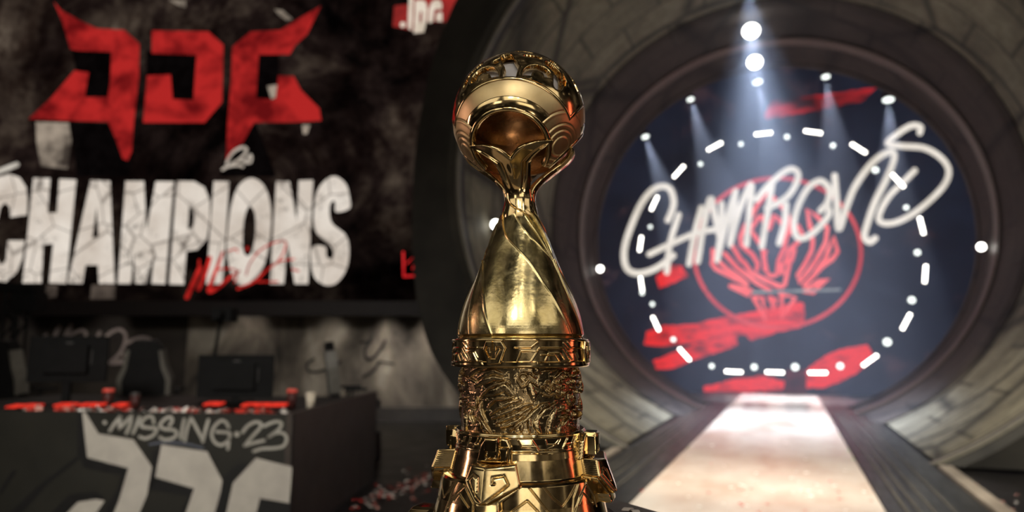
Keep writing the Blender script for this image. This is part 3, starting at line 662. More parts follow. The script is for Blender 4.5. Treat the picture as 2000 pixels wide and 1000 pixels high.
par(DF(.012).disc(206.5, 825, 4).build('marker_dot', m_mark), desk)
for ss in ([zm([(330, 470), (420, 330), (520, 210)]), zm([(520, 210), (495, 430)]), zm([(495, 430), (600, 320), (715, 190)]), zm([(715, 190), (690, 350), (625, 510)])],
           [zm([(855, 220), (800, 380), (740, 510)])],
           [zm([(1110, 330), (1090, 230), (1020, 210), (920, 270), (890, 380), (1020, 410), (1160, 430), (1100, 540), (960, 600), (860, 570)])],
           [zm([(1390, 370), (1440, 280), (1400, 220), (1300, 260), (1220, 370), (1300, 430), (1460, 450), (1520, 520), (1440, 600), (1300, 620), (1220, 580)])],
           [zm([(1650, 260), (1620, 400), (1590, 600)])],
           [zm([(1660, 640), (1700, 430), (1770, 230)]), zm([(1770, 230), (1880, 440), (1970, 620)]), zn([(175, 620), (220, 430), (285, 200)])],
           [zn([(680, 340), (620, 240), (520, 220), (400, 330), (350, 470), (400, 620), (520, 690), (630, 640), (690, 560), (700, 460), (600, 440), (440, 430)]), zn([(690, 560), (665, 760)])],
           [zn([(950, 440), (1060, 310), (1200, 240), (1310, 270), (1280, 370), (1160, 500), (990, 700)]), zn([(990, 700), (1150, 650), (1370, 600)])],
           [zn([(1370, 320), (1500, 260), (1620, 230), (1710, 270), (1650, 390), (1460, 530)]), zn([(1460, 530), (1620, 450), (1760, 470), (1810, 580), (1740, 710), (1560, 750), (1340, 760), (1170, 810)])]):
    f = DF(.012)
    for s_ in ss: f.stroke(s_, 6.2)
    par(f.build('marker_letter', m_mark), desk)
par(DF(.012).disc(464, 848, 5.5).build('marker_dot', m_mark), desk)
par(DF(.010).stroke(zm([(1030, 705), (1300, 670), (1700, 700), (1980, 770)]), 4).build('marker_underline', pmat('marker_blue_grey', sr(80, 84, 96), sr(94, 98, 110))), desk)
area('desk_key', rel(-1.6, -4, 5.5), tuple(DB-ab*1.5), 1.2, 60, (1, .95, .88), 1.2, 50)

# ================================================================== the trophy
AP = onD(1016, 679, 1.0); ZB = onD(1016, 1035, 1.0)[2]
tro = empty('trophy', (AP[0], AP[1], ZB), YAW)
tag(tro, 'tall gold trophy with openwork globe, twisted stem, relief drum and buttressed foot', 'trophy')
ZY = lambda y: float(onD(1016, y, 1.0)[2]-ZB)                       # height above the trophy's foot, from its own axis plane
def WX(px, y): return px/F0*(math.cos(PITCH)+math.sin(PITCH)*(ZY(y)+ZB-EYE))
PX = .00075
def gold(name, c1, c2, rough, rv, scale=30., bump=.0, bscale=60., streak=(1, 1, 1)):
    m, nt, out = newmat(name)
    b = N(nt, 'ShaderNodeBsdfPrincipled'); L(nt, b.outputs[0], out.inputs[0]); b.inputs['Metallic'].default_value = 1.
    v = objco(nt, streak); n = noise(nt, v, scale, 6, .65, .3)
    L(nt, ramp(nt, n, [(.35, c1), (.65, c2)]), b.inputs['Base Color'])
    mr = N(nt, 'ShaderNodeMapRange'); mr.inputs[1].default_value = .3; mr.inputs[2].default_value = .7; mr.inputs[3].default_value = max(.03, rough-rv); mr.inputs[4].default_value = rough+rv
    L(nt, noise(nt, v, scale*1.7, 7, .7, .6), mr.inputs[0]); L(nt, mr.outputs[0], b.inputs['Roughness'])
    if bump:
        bp = N(nt, 'ShaderNodeBump'); bp.inputs['Strength'].default_value = bump; bp.inputs['Distance'].default_value = .001
        L(nt, noise(nt, objco(nt), bscale, 4), bp.inputs['Height']); L(nt, bp.outputs[0], b.inputs['Normal'])
    return m
m_gold = gold('gold_polished', (.60, .43, .20), (.76, .58, .31), .12, .05)
m_cone = gold('gold_handled', (.56, .44, .19), (.76, .63, .34), .20, .10, 26, .5, 38, (1, 1, .6))
m_satin = gold('gold_satin', (.66, .49, .25), (.74, .57, .31), .42, .04)
m_inner = gold('gold_rosy_inside', (.72, .48, .29), (.86, .62, .41), .26, .08)
m_relief = gold('gold_antique', (.30, .215, .11), (.56, .43, .24), .22, .06, 60)
m_tgrey = pmat('inner_dome_grey', sr(186, 184, 188), sr(200, 198, 202), .45, scale=30)

def clip(V, T, f):
    V = np.asarray(V, float); f = np.asarray(f, float); keep = f > 0
    k = keep[T].sum(1); full = T[k == 3]
    cache = {}; nv = list(); out = []
    base = len(V)
    def cut(a, b):
        key = (a, b) if a < b else (b, a)
        if key not in cache:
            t = f[a]/(f[a]-f[b]); cache[key] = base+len(nv); nv.append(V[a]+(V[b]-V[a])*t)
        return cache[key]
    for tri in T[(k == 1) | (k == 2)]:
        a, b, c = (int(q) for q in tri)
        while not ((keep[a] and not keep[b] and not keep[c]) or (not keep[a] and keep[b] and keep[c])): a, b, c = b, c, a
        if keep[a]: out.append((a, cut(a, b), cut(a, c)))
        else:
            p, q = cut(a, b), cut(a, c); out.append((p, b, c)); out.append((p, c, q))
    V2 = np.vstack([V, np.array(nv)]) if nv else V
    T2 = np.vstack([full, np.array(out, int)]) if out else full
    used = np.unique(T2); rm = -np.ones(len(V2), int); rm[used] = np.arange(len(used))
    return V2[used], rm[T2]
def thick(name, Vo, Vi, T, mat, parent, ang=35):
    """closed solid from matching outer and inner vertices"""
    n = len(Vo); e = np.vstack([T[:, [0, 1]], T[:, [1, 2]], T[:, [2, 0]]])
    key = np.sort(e, 1); _, idx, cnt = np.unique(key, axis=0, return_index=True, return_counts=True)
    be = e[idx[cnt == 1]]
    F = [tuple(t) for t in T.tolist()]+[tuple(t[::-1]) for t in (T+n).tolist()]+[(int(b), int(a), int(a)+n, int(b)+n) for a, b in be]
    me = bpy.data.meshes.new(name); me.from_pydata(np.vstack([Vo, Vi]).tolist(), [], F); me.update()
    bm = bmesh.new(); bm.from_mesh(me); bmesh.ops.recalc_face_normals(bm, faces=bm.faces); bm.to_mesh(me); bm.free()
    o = link(name, me, mat, parent, True); me.set_sharp_from_angle(angle=math.radians(ang)); return o
def gridT(nu, nv, wrap=False):
    i = np.arange(nu if wrap else nu-1); j = np.arange(nv-1); I, J = np.meshgrid(i, j, indexing='ij')
    a = I*nv+J; b = ((I+1) % nu)*nv+J; c = b+1; d = a+1
    return np.vstack([np.stack([a, b, c], -1).reshape(-1, 3), np.stack([a, c, d], -1).reshape(-1, 3)])
def segd(X, Y, P):
    P = np.asarray(P, float); D = np.full(X.shape, 1e9)
    for (x0, y0), (x1, y1) in zip(P, P[1:]):
        dx, dy = x1-x0, y1-y0; l2 = dx*dx+dy*dy+1e-18
        t = np.clip(((X-x0)*dx+(Y-y0)*dy)/l2, 0, 1); D = np.minimum(D, np.hypot(X-x0-t*dx, Y-y0-t*dy))
    return D
def polysd(X, Y, P):
    P = list(P); Q = P+[P[0]]; D = segd(X, Y, Q); ins = np.zeros(X.shape, bool)
    for (x0, y0), (x1, y1) in zip(Q, Q[1:]):
        if y0 == y1: continue
        c = ((y0 > Y) != (y1 > Y)) & (X < (x1-x0)*(Y-y0)/(y1-y0)+x0); ins ^= c
    return np.where(ins, D, -D)
def cyl(az, r, z): return np.stack([r*np.sin(az), -r*np.cos(az), z], -1)
def field(name, prof, disp, mat, parent, naz=900, nt=200, ang=50, cap=True):
    """surface of revolution with a height field; prof: list of (r,z); disp(az,s,r,z)"""
    P = np.array(prof, float); s = np.r_[0, np.cumsum(np.hypot(*np.diff(P, axis=0).T))]; ss = np.linspace(0, s[-1], nt)
    r = np.interp(ss, s, P[:, 0]); z = np.interp(ss, s, P[:, 1])
    dr = np.gradient(r); dz = np.gradient(z); ln = np.hypot(dr, dz); sg = 1 if P[-1, 1] > P[0, 1] else -1
    nr, nz = sg*dz/ln, -sg*dr/ln
    az = np.linspace(-math.pi, math.pi, naz, endpoint=False); A, R_ = np.meshgrid(az, r, indexing='ij'); Zg = np.broadcast_to(z, A.shape)
    d = disp(A, np.broadcast_to(ss, A.shape), R_, Zg)
    V = cyl(A, R_+d*nr, Zg+d*nz).reshape(-1, 3); nv = nt
    I, J = np.meshgrid(np.arange(naz), np.arange(nv-1), indexing='ij'); a = I*nv+J; b = ((I+1) % naz)*nv+J
    Q = np.stack([a, b, b+1, a+1], -1).reshape(-1, 4)
    me = bpy.data.meshes.new(name); me.vertices.add(len(V)); me.vertices.foreach_set('co', V.ravel())
    F = Q.ravel(); me.loops.add(len(F)); me.loops.foreach_set('vertex_index', F); me.polygons.add(len(Q))
    me.polygons.foreach_set('loop_start', np.arange(0, len(F), 4)); me.update(calc_edges=True); me.validate()
    if cap:
        bm = bmesh.new(); bm.from_mesh(me); bmesh.ops.holes_fill(bm, edges=[e for e in bm.edges if e.is_boundary], sides=0); bmesh.ops.recalc_face_normals(bm, faces=bm.faces); bm.to_mesh(me); bm.free()
    o = link(name, me, mat, parent, True); me.set_sharp_from_angle(angle=math.radians(ang)); return o
def pix2rev(x, y, rfun):
    """where the line through a photo point meets the front of the turned surface: (azimuth, height)"""
    d = ray(x, y); r = rfun(ZY(y))
    for _ in range(8):
        ox, oy = (C0[:2]-AP[:2]); a = d[0]**2+d[1]**2; b = 2*(ox*d[0]+oy*d[1]); c = ox*ox+oy*oy-r*r
        q = b*b-4*a*c
        t = (-b-math.sqrt(q))/(2*a) if q > 0 else -b/(2*a)
        p = C0+d*t; z = p[2]-ZB; r = rfun(z)
    v = p[:2]-AP[:2]; return math.atan2(v@rt[:2], -(v@fw[:2])), z
def pathrev(pts, rfun): return [pix2rev(x, y, rfun) for x, y in pts]
def plate(name, pts, rfun, th, bev, mat, parent, rot=0., res=.0011, back=.002, extra=None, conv=True):
    P = pathrev(pts, rfun) if conv else pts
    r0 = rfun(np.mean([p[1] for p in P])); a = np.array([p[0] for p in P]); zz = np.array([p[1] for p in P])
    us = np.arange(a.min()*r0-.001, a.max()*r0+.0015, res); vs = np.arange(zz.min()-.001, zz.max()+.0015, res)
    U, Vv = np.meshgrid(us, vs, indexing='ij'); f = polysd(U, Vv, [(q[0]*r0, q[1]) for q in P])
    V2, T = clip(np.stack([U.ravel(), Vv.ravel(), f.ravel()], -1), gridT(len(us), len(vs)), f.ravel())
    az = V2[:, 0]/r0; rr = np.array([rfun(z) for z in V2[:, 1]])
    h = th*np.sqrt(np.clip(1-(1-np.clip(V2[:, 2]/bev, 0, 1))**2, 0, 1)) if bev > 0 else np.full(len(V2), th)
    if extra is not None: h = h+extra(az, V2[:, 1], V2[:, 2])
    return thick(name, cyl(az+rot, rr+h, V2[:, 1]), cyl(az+rot, rr-back, V2[:, 1]), T, mat, parent)
def dupmesh(o, rot, parent):
    c = o.copy(); col.objects.link(c); c.parent = parent; c.rotation_euler = (0, 0, rot)
    for ch in list(o.children):
        d = ch.copy(); col.objects.link(d); d.parent = c
    return c
ROT = [math.radians(k*90) for k in (1, 2, 3)]
gauss = lambda d, w_: np.exp(-(d/w_)**2)

# --- foot and skirt -------------------------------------------------
prof_base = [(WX(126, 868), ZY(869)), (WX(128, 880), ZY(880)), (WX(138, 915), ZY(914)), (WX(141, 918), ZY(917)), (WX(150, 918), ZY(918)), (WX(154, 921), ZY(922)), (WX(160, 960), ZY(960)), (WX(170, 1000), ZY(1000)), (WX(176, 1015), ZY(1016)), (WX(178, 1020), ZY(1035))]
_pb = np.array(prof_base)[::-1]
rbase = lambda z: float(np.interp(z, _pb[:, 1], _pb[:, 0]))
z4 = lambda p: Z1(p, 920, 820, 889/160); z5 = lambda p: Z1(p, 1060, 820, 889/160); z3c = lambda p: Z1(p, 800, 820, 889/160)
base_lines = [z4([(610, 710), (720, 850), (850, 1010)]), z4([(775, 712), (900, 860)])+z5([(215, 935), (290, 830), (360, 670)]), z4([(440, 1000), (610, 880), (740, 1010)]), z5([(470, 650), (400, 830), (340, 1010)]),
              z3c([(530, 665), (450, 790), (380, 1010)]), z3c([(480, 880), (540, 795), (640, 945)]), z3c([(600, 665), (690, 900), (690, 1010)])]
BL = [pathrev(p, rbase) for p in base_lines]
A0 = math.radians(-22)
def wrap90(a): return (a-A0+math.pi/4) % (math.pi/2)-math.pi/4+A0
def disp_base(A, S, R, Z):
    d = np.zeros_like(A)
    for P in BL:
        for k in (-1, 0, 1):
            Q = [(a+k*math.pi/2, z) for a, z in P]
            am = [q[0] for q in Q]
            if min(am) > A0+math.pi/4+.1 or max(am) < A0-math.pi/4-.1: continue
            D = segd(wrap90(A)*.12, Z, [(a*.12, z) for a, z in Q]); d -= .0016*np.clip(1.4-D/.0011, 0, 1)*(Z < ZY(922))
    return d
field('foot_skirt', prof_base, disp_base, m_gold, tro, 1600, 340)
# lower foot flange
field('foot_rim', [(WX(160, 1000), ZY(1004)), (WX(186, 1004), ZY(1004)), (WX(190, 1004), ZY(1008)), (WX(194, 1030), ZY(1034)), (WX(150, 1030), ZY(1035))], lambda A, S, R, Z: .0*A, m_gold, tro, 64, 40, 25)

# buttresses: a shield block, its V border, and a hooked clasp above
rB = lambda z: float(np.interp(z, [ZY(1035), ZY(1000), ZY(946), ZY(891), ZY(880)], [WX(212, 1000), WX(200, 1000), WX(183, 946), WX(163, 891), WX(160, 880)]))
def ridge(az, z, f):
    c = np.interp(z, [ZY(975), ZY(885)], [PA[0], PA[1]])
    return .004*np.clip(1-np.abs(az-c)/.20, 0, 1)
PA = [pix2rev(945, 975, rB)[0], pix2rev(950, 910, rB)[0]]; PC = pix2rev(950, 960, rB)[0]
sh = z4([(8, 480), (170, 505), (300, 500), (490, 478), (535, 700), (520, 735), (180, 912), (60, 912), (-30, 740), (-62, 660)])
sh = pathrev(sh, rB)
def shieldx(az, z, f):
    h = ridge(az, z, f)
    for P in SHL: h = h-.0018*np.exp(-(segd(az*.13, z, P)/.0013)**2)
    return h
SHL = [[(a*.13, z) for a, z in pathrev(z4(p), rB)] for p in ([(262, 690), (238, 690), (240, 622), (365, 605), (408, 700), (150, 905)], [(85, 760), (90, 625), (40, 590), (-20, 650), (70, 840), (110, 880)])]
bt = plate('buttress_block', sh, rB, .003, .003, m_gold, tro, extra=shieldx, back=.03, conv=False, res=.0006)
vb = pathrev(z4([(520, 735), (560, 700), (556, 740), (300, 920), (300, 1030), (30, 1030), (30, 920), (-60, 740), (-70, 660), (-30, 740), (60, 912), (180, 912)]), rB)
vbo = plate('buttress_border', vb, lambda z: rB(z)-.004, .002, .002, m_gold, tro, back=.04, conv=False)
rC = lambda z: WX(134, 870)
lugb = plate('clasp_lug', pathrev(z4([(70, 455), (110, 270), (160, 190), (310, 190), (400, 210), (440, 300), (440, 480)]), rC), rC, .003, .003, m_gold, tro, back=.012, conv=False)
rD = lambda z: WX(151, 870)
hook = plate('clasp_hook', pathrev(z4([(140, 240), (150, 188), (300, 188), (305, 250), (290, 440), (150, 450)]), rD), rD, .004, .004, m_gold, tro, back=.014, conv=False,
             extra=lambda az, z, f: -.004*np.clip((f-.0028)/.001, 0, 1)*(z < ZY(860)))
side = plate('clasp_cheek', pathrev(z4([(305, 300), (330, 290), (415, 290), (400, 460), (335, 465)]), rC), lambda z: rC(z)+.004, .004, .002, m_gold, tro, back=.012, conv=False)
foot = plate('buttress_foot', [(PC-.13, ZY(1035)), (PC-.13, ZY(1006)), (PC-.09, ZY(1002)), (PC+.09, ZY(1002)), (PC+.13, ZY(1006)), (PC+.13, ZY(1035))], lambda z: WX(223, 1000)+(ZY(1002)-z)*.5, .003, .003, m_gold, tro, back=.06, conv=False)
for o in (bt, vbo, lugb, hook, side, foot):
    for rr_ in ROT: dupmesh(o, rr_, tro)

# --- collar ---------------------------------------------------------
rK = lambda z: WX(125, 850)
KL = [pathrev(p, rK) for p in (z4([(510, 222), (550, 300), (715, 300)]), z4([(670, 222), (740, 333), (889, 333)])+z5([(0, 335), (215, 322), (275, 200)]), z5([(35, 222), (50, 270), (165, 270), (195, 212)]), z5([(250, 268), (335, 262), (362, 180)]), z4([(440, 350), (650, 350), (690, 372), (889, 372)]), z3c([(620, 280), (655, 190)]), z3c([(530, 270), (560, 250), (590, 190)]), z3c([(690, 300), (740, 200)]))]
_k0, _k1 = ZY(870), ZY(835)
def disp_collar(A, S, R, Z):
    d = .0014*(gauss(Z-_k1+.0022, .0012)+gauss(Z-_k0-.0016, .0012))
    W = wrap90(A)*.09
    for P in KL:
        for k in (-1, 0, 1):
            Q = [((a+k*math.pi/2)*.09, z) for a, z in P]; am = [q[0]/.09 for q in Q]
            if min(am) > A0+math.pi/4 or max(am) < A0-math.pi/4: continue
            d = d+.0011*gauss(segd(W, Z, Q), .00055)
    return d
field('collar', [(WX(100, 870), _k0-.001), (WX(125, 870), _k0-.001), (WX(125, 870), _k0), (WX(124, 850), ZY(852)), (WX(125, 835), _k1), (WX(124, 835), _k1+.001), (WX(90, 835), _k1+.001)], disp_collar, m_gold, tro, 1200, 130)

# --- relief drum ----------------------------------------------------
rR = lambda z: WX(115, 780)
r1 = lambda p: Z1(p, 880, 700, 6.25); r2 = lambda p: Z1(p, 1010, 700, 6.25)
RS = [(r1(p), w_, h) for p, w_, h in (
 ([(240, 230), (300, 150), (420, 100), (540, 95)], 28, 7), ([(330, 250), (420, 205), (520, 165), (640, 185)], 26, 5), ([(310, 340), (380, 290), (520, 250), (650, 245)], 26, 6), ([(380, 460), (460, 380), (580, 315), (700, 285), (735, 310)], 18, 8),
 ([(430, 430), (540, 410), (650, 350), (710, 390), (770, 450)], 34, 5), ([(460, 590), (540, 512), (660, 500), (790, 468)], 15, 8), ([(490, 680), (590, 620), (720, 545), (860, 520)], 20, 7), ([(510, 730), (620, 690), (760, 620), (880, 570)], 20, 6), ([(560, 790), (680, 740), (780, 690), (900, 640)], 20, 7), ([(620, 850), (740, 795), (890, 710)], 22, 6), ([(720, 885), (800, 815), (890, 760)], 16, 7),
 ([(155, 100), (150, 180), (190, 220), (270, 270)], 12, 7), ([(98, 150), (125, 260), (170, 330)], 12, 8), ([(110, 370), (160, 430)], 12, 8), ([(97, 440), (140, 490), (215, 468)], 12, 8), ([(130, 560), (235, 540)], 14, 7), ([(165, 650), (185, 710), (195, 870)], 28, 7), ([(260, 640), (250, 700), (275, 790)], 14, 8), ([(322, 470), (330, 560), (318, 600)], 20, 8), ([(385, 530), (370, 620), (400, 700), (440, 790)], 18, 7), ([(355, 700), (440, 850), (510, 930)], 20, 8), ([(300, 720), (360, 790), (375, 860)], 16, 6), ([(230, 250), (300, 280), (330, 330)], 18, 6), ([(190, 600), (240, 590), (300, 640)], 14, 8))]
RS += [(r2(p), w_, h) for p, w_, h in (
 ([(60, 285), (25, 240), (40, 200), (90, 190), (125, 225), (95, 255)], 12, 8), ([(80, 168), (160, 190), (240, 245)], 10, 7), ([(0, 265), (40, 345), (100, 330), (150, 268), (205, 300), (260, 352)], 13, 8), ([(150, 300), (165, 380), (195, 440), (205, 500)], 34, 6), ([(200, 100), (230, 150), (275, 185)], 28, 7), ([(285, 168), (380, 140), (510, 115)], 14, 8), ([(400, 90), (600, 92)], 16, 6),
 ([(285, 432), (380, 462), (450, 440), (500, 470), (580, 440), (625, 395)], 12, 9), ([(450, 240), (520, 170), (560, 140)], 20, 7), ([(720, 100), (715, 180), (670, 215)], 14, 9), ([(745, 300), (720, 352), (655, 348)], 12, 9), ([(790, 265), (805, 320), (755, 415)], 16, 10), ([(660, 400), (600, 460), (650, 570), (705, 480)], 16, 8),
 ([(495, 640), (545, 618), (590, 655)], 13, 9), ([(520, 715), (580, 700), (615, 690)], 14, 10), ([(550, 815), (590, 750), (645, 740)], 13, 9), ([(690, 740), (748, 700), (742, 640), (700, 628)], 13, 10), ([(765, 470), (785, 600), (765, 730)], 22, 8), ([(0, 625), (80, 585), (195, 555)], 16, 7), ([(0, 710), (80, 650), (180, 600)], 16, 6),
 ([(385, 538), (280, 575), (200, 640), (120, 740), (-20, 860)], 17, 8), ([(490, 528), (380, 600), (300, 660), (240, 770)], 18, 7), ([(175, 660), (150, 760), (160, 900)], 20, 6), ([(250, 700), (240, 820), (290, 910)], 26, 5), ([(485, 615), (440, 700), (400, 800), (415, 930)], 28, 7), ([(380, 850), (365, 930)], 14, 6), ([(525, 810), (500, 910)], 18, 6), ([(640, 800), (700, 850), (740, 900)], 20, 5), ([(60, 800), (60, 900)], 20, 5))]
blobs = r2([(380, 300), (420, 325), (470, 290), (540, 280), (440, 370), (500, 345), (380, 385), (560, 350), (330, 360), (500, 405), (560, 225), (640, 200), (520, 185), (610, 300), (660, 270), (600, 170), (690, 150), (560, 420), (650, 460), (690, 530), (560, 600), (620, 640), (680, 680), (630, 720), (730, 600), (740, 240), (700, 400)])
RSr = [(pathrev(smooth_path(p, 4), rR), w_/6.25*PX, h*PX) for p, w_, h in RS]
BR = [pix2rev(x, y, rR) for x, y in blobs]
def strokeh(X, Y, P, w_, h):
    P = np.asarray(P, float); L_ = np.r_[0, np.cumsum(np.hypot(*np.diff(P, axis=0).T))]; out = np.zeros(X.shape)
    lo = P.min(0)-w_*1.2; hi = P.max(0)+w_*1.2; m = (X > lo[0]) & (X < hi[0]) & (Y > lo[1]) & (Y < hi[1])
    if not m.any(): return out
    x, y = X[m], Y[m]; best = np.full(x.shape, 1e9); bt_ = np.zeros(x.shape); sd = np.zeros(x.shape)
    for i, ((x0, y0), (x1, y1)) in enumerate(zip(P, P[1:])):
        dx, dy = x1-x0, y1-y0; l2 = dx*dx+dy*dy+1e-18; t = np.clip(((x-x0)*dx+(y-y0)*dy)/l2, 0, 1)
        D = np.hypot(x-x0-t*dx, y-y0-t*dy); c = D < best; best = np.where(c, D, best); bt_ = np.where(c, (L_[i]+t*math.sqrt(l2))/L_[-1], bt_); sd = np.where(c, np.sign((x-x0)*dy-(y-y0)*dx), sd)
    tap = .35+.65*np.sin(np.pi*np.clip(bt_*.94+.03, 0, 1))**.6; q = best/(w_*tap)*sd
    # crest leaning to one side: sharp edge and a soft back
    prof = np.where(q > -.25, np.clip(1-((q+.25)/1.25)**2, 0, 1)**.7, np.clip(1-((q+.25)/.6)**2, 0, 1)**.6)
    out[m] = h*tap*prof; return out
def fbm(X, Y, s_):
    v = 0
    for k, (a, b, c, p) in enumerate(((1, .7, .3, 1), (1.9, -1.3, 1.7, .55), (3.1, 2.6, 4.1, .33), (-5.3, 4.7, 2.2, .2))):
        v = v+p*np.sin(s_*(a*X+b*Y)+c+1.6*np.sin(s_*(.8*b*X-1.1*a*Y)+2*c))
    return v/1.6
def disp_relief(A, S, R, Z):
    half = (A+math.pi/2) % math.pi-math.pi/2      # the same carving runs twice round the drum
    W0 = half*.0865; W = W0+.0009*fbm(W0, Z, 110.); Zw = Z+.0009*fbm(Z, W0, 100.)
    d = .0005*fbm(W, Zw, 260.)
    for P, w_, h in RSr:
        d = np.maximum(d, strokeh(W, Zw, [(a*.0865, z) for a, z in P], w_*1.5, h*.85))
    for (a, z), rr_ in zip(BR, np.tile([.0042, .0030, .0050, .0036], 20)):
        q = np.hypot((W-a*.0865)*1.0, (Zw-z)*1.3); d = np.maximum(d, .0052*gauss(q-rr_*.6, .0013)*(.6+.4*np.sin(np.arctan2(Zw-z, W-a*.0865)*1.+rr_*3000)))
    d = d+.00022*fbm(W, Zw, 330.)*np.clip(d/.002, 0, 1)
    lim = np.clip((Z-ZY(845))/.004, 0, 1)*np.clip((ZY(711)-Z)/.003, 0, 1)
    return d*lim
field('relief_drum', [(WX(118, 845), ZY(847)), (WX(115, 840), ZY(838)), (WX(114, 780), ZY(780)), (WX(115, 712), ZY(708))], disp_relief, m_relief, tro, 2000, 330, 80)

# --- engraved ring --------------------------------------------------
rN = lambda z: WX(131.5, 690)
q6 = lambda p: Z1(p, 870, 650, 12.5); q7 = lambda p: Z1(p, 1010, 650, 12.5)
NL = [pathrev(p, rN) for p in (q7([(-60, 368), (345, 368), (510, 235)]), q7([(340, 700), (555, 365), (1150, 365), (1345, 650)]), q7([(690, 670), (768, 505), (1045, 505), (1150, 650)]), q7([(10, 690), (95, 460), (490, 460)]), q7([(1225, 225), (1305, 355), (1480, 355)]), q7([(1220, 455), (1450, 460), (1500, 600)]),
      q6([(420, 250), (500, 385), (940, 370)]), q6([(195, 405), (400, 405), (545, 690)]), q6([(480, 470), (680, 480), (770, 680)]), q6([(205, 530), (310, 540), (360, 690)]), q6([(190, 705), (880, 700), (930, 780)]))]
_n0, _n1 = ZY(712), ZY(664.5)
def disp_ring(A, S, R, Z):
    d = .0022*np.clip((_n0+.0062-Z)/.0008, 0, 1)+.0016*np.clip((Z-_n1+.0022)/.0006, 0, 1)
    W = wrap90(A)*.09
    for P in NL:
        for k in (-1, 0, 1):
            Q = [((a+k*math.pi/2)*.09, z) for a, z in P]; am = [q[0]/.09 for q in Q]
            if min(am) > A0+math.pi/4 or max(am) < A0-math.pi/4: continue
            d = d+.0013*gauss(segd(W, Z, Q), .00055)
    return np.where(np.abs(S-S.mean()) < 1, d, 0)*(R > WX(128, 690))
field('engraved_ring', [(WX(112, 712), _n0-.0002), (WX(131, 712), _n0-.0002), (WX(131.5, 712), _n0+.0004), (WX(131.5, 690), _n1-.0004), (WX(131, 664), _n1), (WX(126, 664), _n1), (WX(125, 664), _n1-.003), (WX(100, 664), _n1-.003)], disp_ring, m_gold, tro, 1400, 190)
rE = lambda z: rN(z)+.0015
hexo = pathrev(q6([(1000, 190), (1370, 185), (1480, 370), (1440, 470), (1340, 770), (1030, 780), (930, 400)]), rE)
ins_ = [[(a*.1, z) for a, z in pathrev(q6(p), rE)] for p in ([(1010, 330), (1120, 330), (1120, 430), (1150, 430), (1150, 190), (1195, 190), (1195, 430), (1240, 430), (1240, 330), (1360, 330), (1390, 400), (1240, 640), (1100, 640), (985, 430)],)]
em = plate('ring_emblem', hexo, rE, .003, .0018, m_gold, tro, back=.004, conv=False, res=.0006,
           extra=lambda az, z, f: -.0026*np.clip(polysd(az*.1, z, ins_[0])/.0004, 0, 1))
inl = plate('emblem_inlay', pathrev(q6([(1035, 350), (1090, 350), (1105, 460), (1130, 470), (1130, 620), (1110, 620), (1010, 450)]), rE), lambda z: rE(z)-.001, .0025, .001, m_gold, em, back=.001, conv=False, res=.0005)
inr = plate('emblem_inlay', pathrev(q6([(1250, 350), (1330, 350), (1350, 420), (1240, 620), (1215, 620), (1215, 470), (1245, 450)]), rE), lambda z: rE(z)-.001, .0025, .001, m_gold, em, back=.001, conv=False, res=.0005)
for rr_ in ROT: dupmesh(em, rr_, tro)

# --- twisted stem ---------------------------------------------------
ys = [664, 655, 590, 527, 498, 466, 441, 428, 410, 398, 385, 372]; hw = [124, 123.5, 107, 81, 69.5, 55.5, 44.5, 38.5, 31, 28, 26, 24]
yd = np.linspace(664, 372, 60); _pf = np.polyfit((np.array(ys)-520)/150, hw, 6); prof_c = [(WX(float(np.polyval(_pf, (y-520)/150)), y), ZY(y)) for y in yd]
_y2z = np.array([ZY(y) for y in yd]); 
def tw(Z, yy, aa):
    p = np.array(smooth_path(list(zip(yy, aa)), 10)); return np.radians(np.interp(Z, [ZY(y) for y in p[:, 0]], p[:, 1]))
crB = ([655, 590, 570, 515, 465, 435, 415, 395, 372], [0, -14, -20, -40, -80, -102, -120, -140, -165])
crC = ([655, 572, 505, 466, 440, 422, 408, 395, 372], [69, 58, 52, 40, 25, 8, -30, -62, -95])
def saw(A, th0, amp, dec, bead, bw, side=1):
    out = np.zeros_like(A)
    D = side*((A-th0+math.pi) % (2*math.pi/3)-0)     # wrapped to a third of a turn
    D = ((side*(A-th0)+math.pi/3) % (2*math.pi/3))-math.pi/3
    out = amp*np.where(D > 0, np.exp(-np.clip(D, 0, 9)/dec)*np.clip(1-D/(math.pi/3), 0, 1)**1.5, 0)*np.clip(D/.014, 0, 1)
    return out+bead*np.exp(-((D-.02)/bw)**2)
def disp_stem(A, S, R, Z):
    k = np.interp(Z, [ZY(y) for y in (655, 560, 440, 400)], [.35, .8, 1, .9])
    tB = tw(Z, *crB)
    d = saw(A, math.radians(50)+tB, .0020*k, .5, .0008*k, .025, -1)
    d = d+saw(A, math.radians(-24.5)+tB, .0020*k, .5, .0008*k, .025, -1)
    kc = np.interp(Z, [ZY(y) for y in (655, 500, 440, 415)], [.2, .6, 1.2, .3])
    d = d+saw(A, tw(Z, *crC), .0032*kc, .55, .0012*kc, .04, 1)
    d = d+saw(A, tw(Z, *crC)+.42*np.interp(Z, [ZY(520), ZY(430)], [0, 1]), .0022*np.interp(Z, [ZY(520), ZY(470), ZY(400)], [0, 1, 1]), .3, .0006, .05, 1)
    d = d-.0016*k
    return d
field('twisted_stem', [(WX(126, 664), ZY(665)), (WX(125, 661), ZY(661.5)), (WX(121, 659), ZY(659))]+[p for p in prof_c if p[1] > ZY(657)], disp_stem, m_cone, tro, 1400, 420, 60)

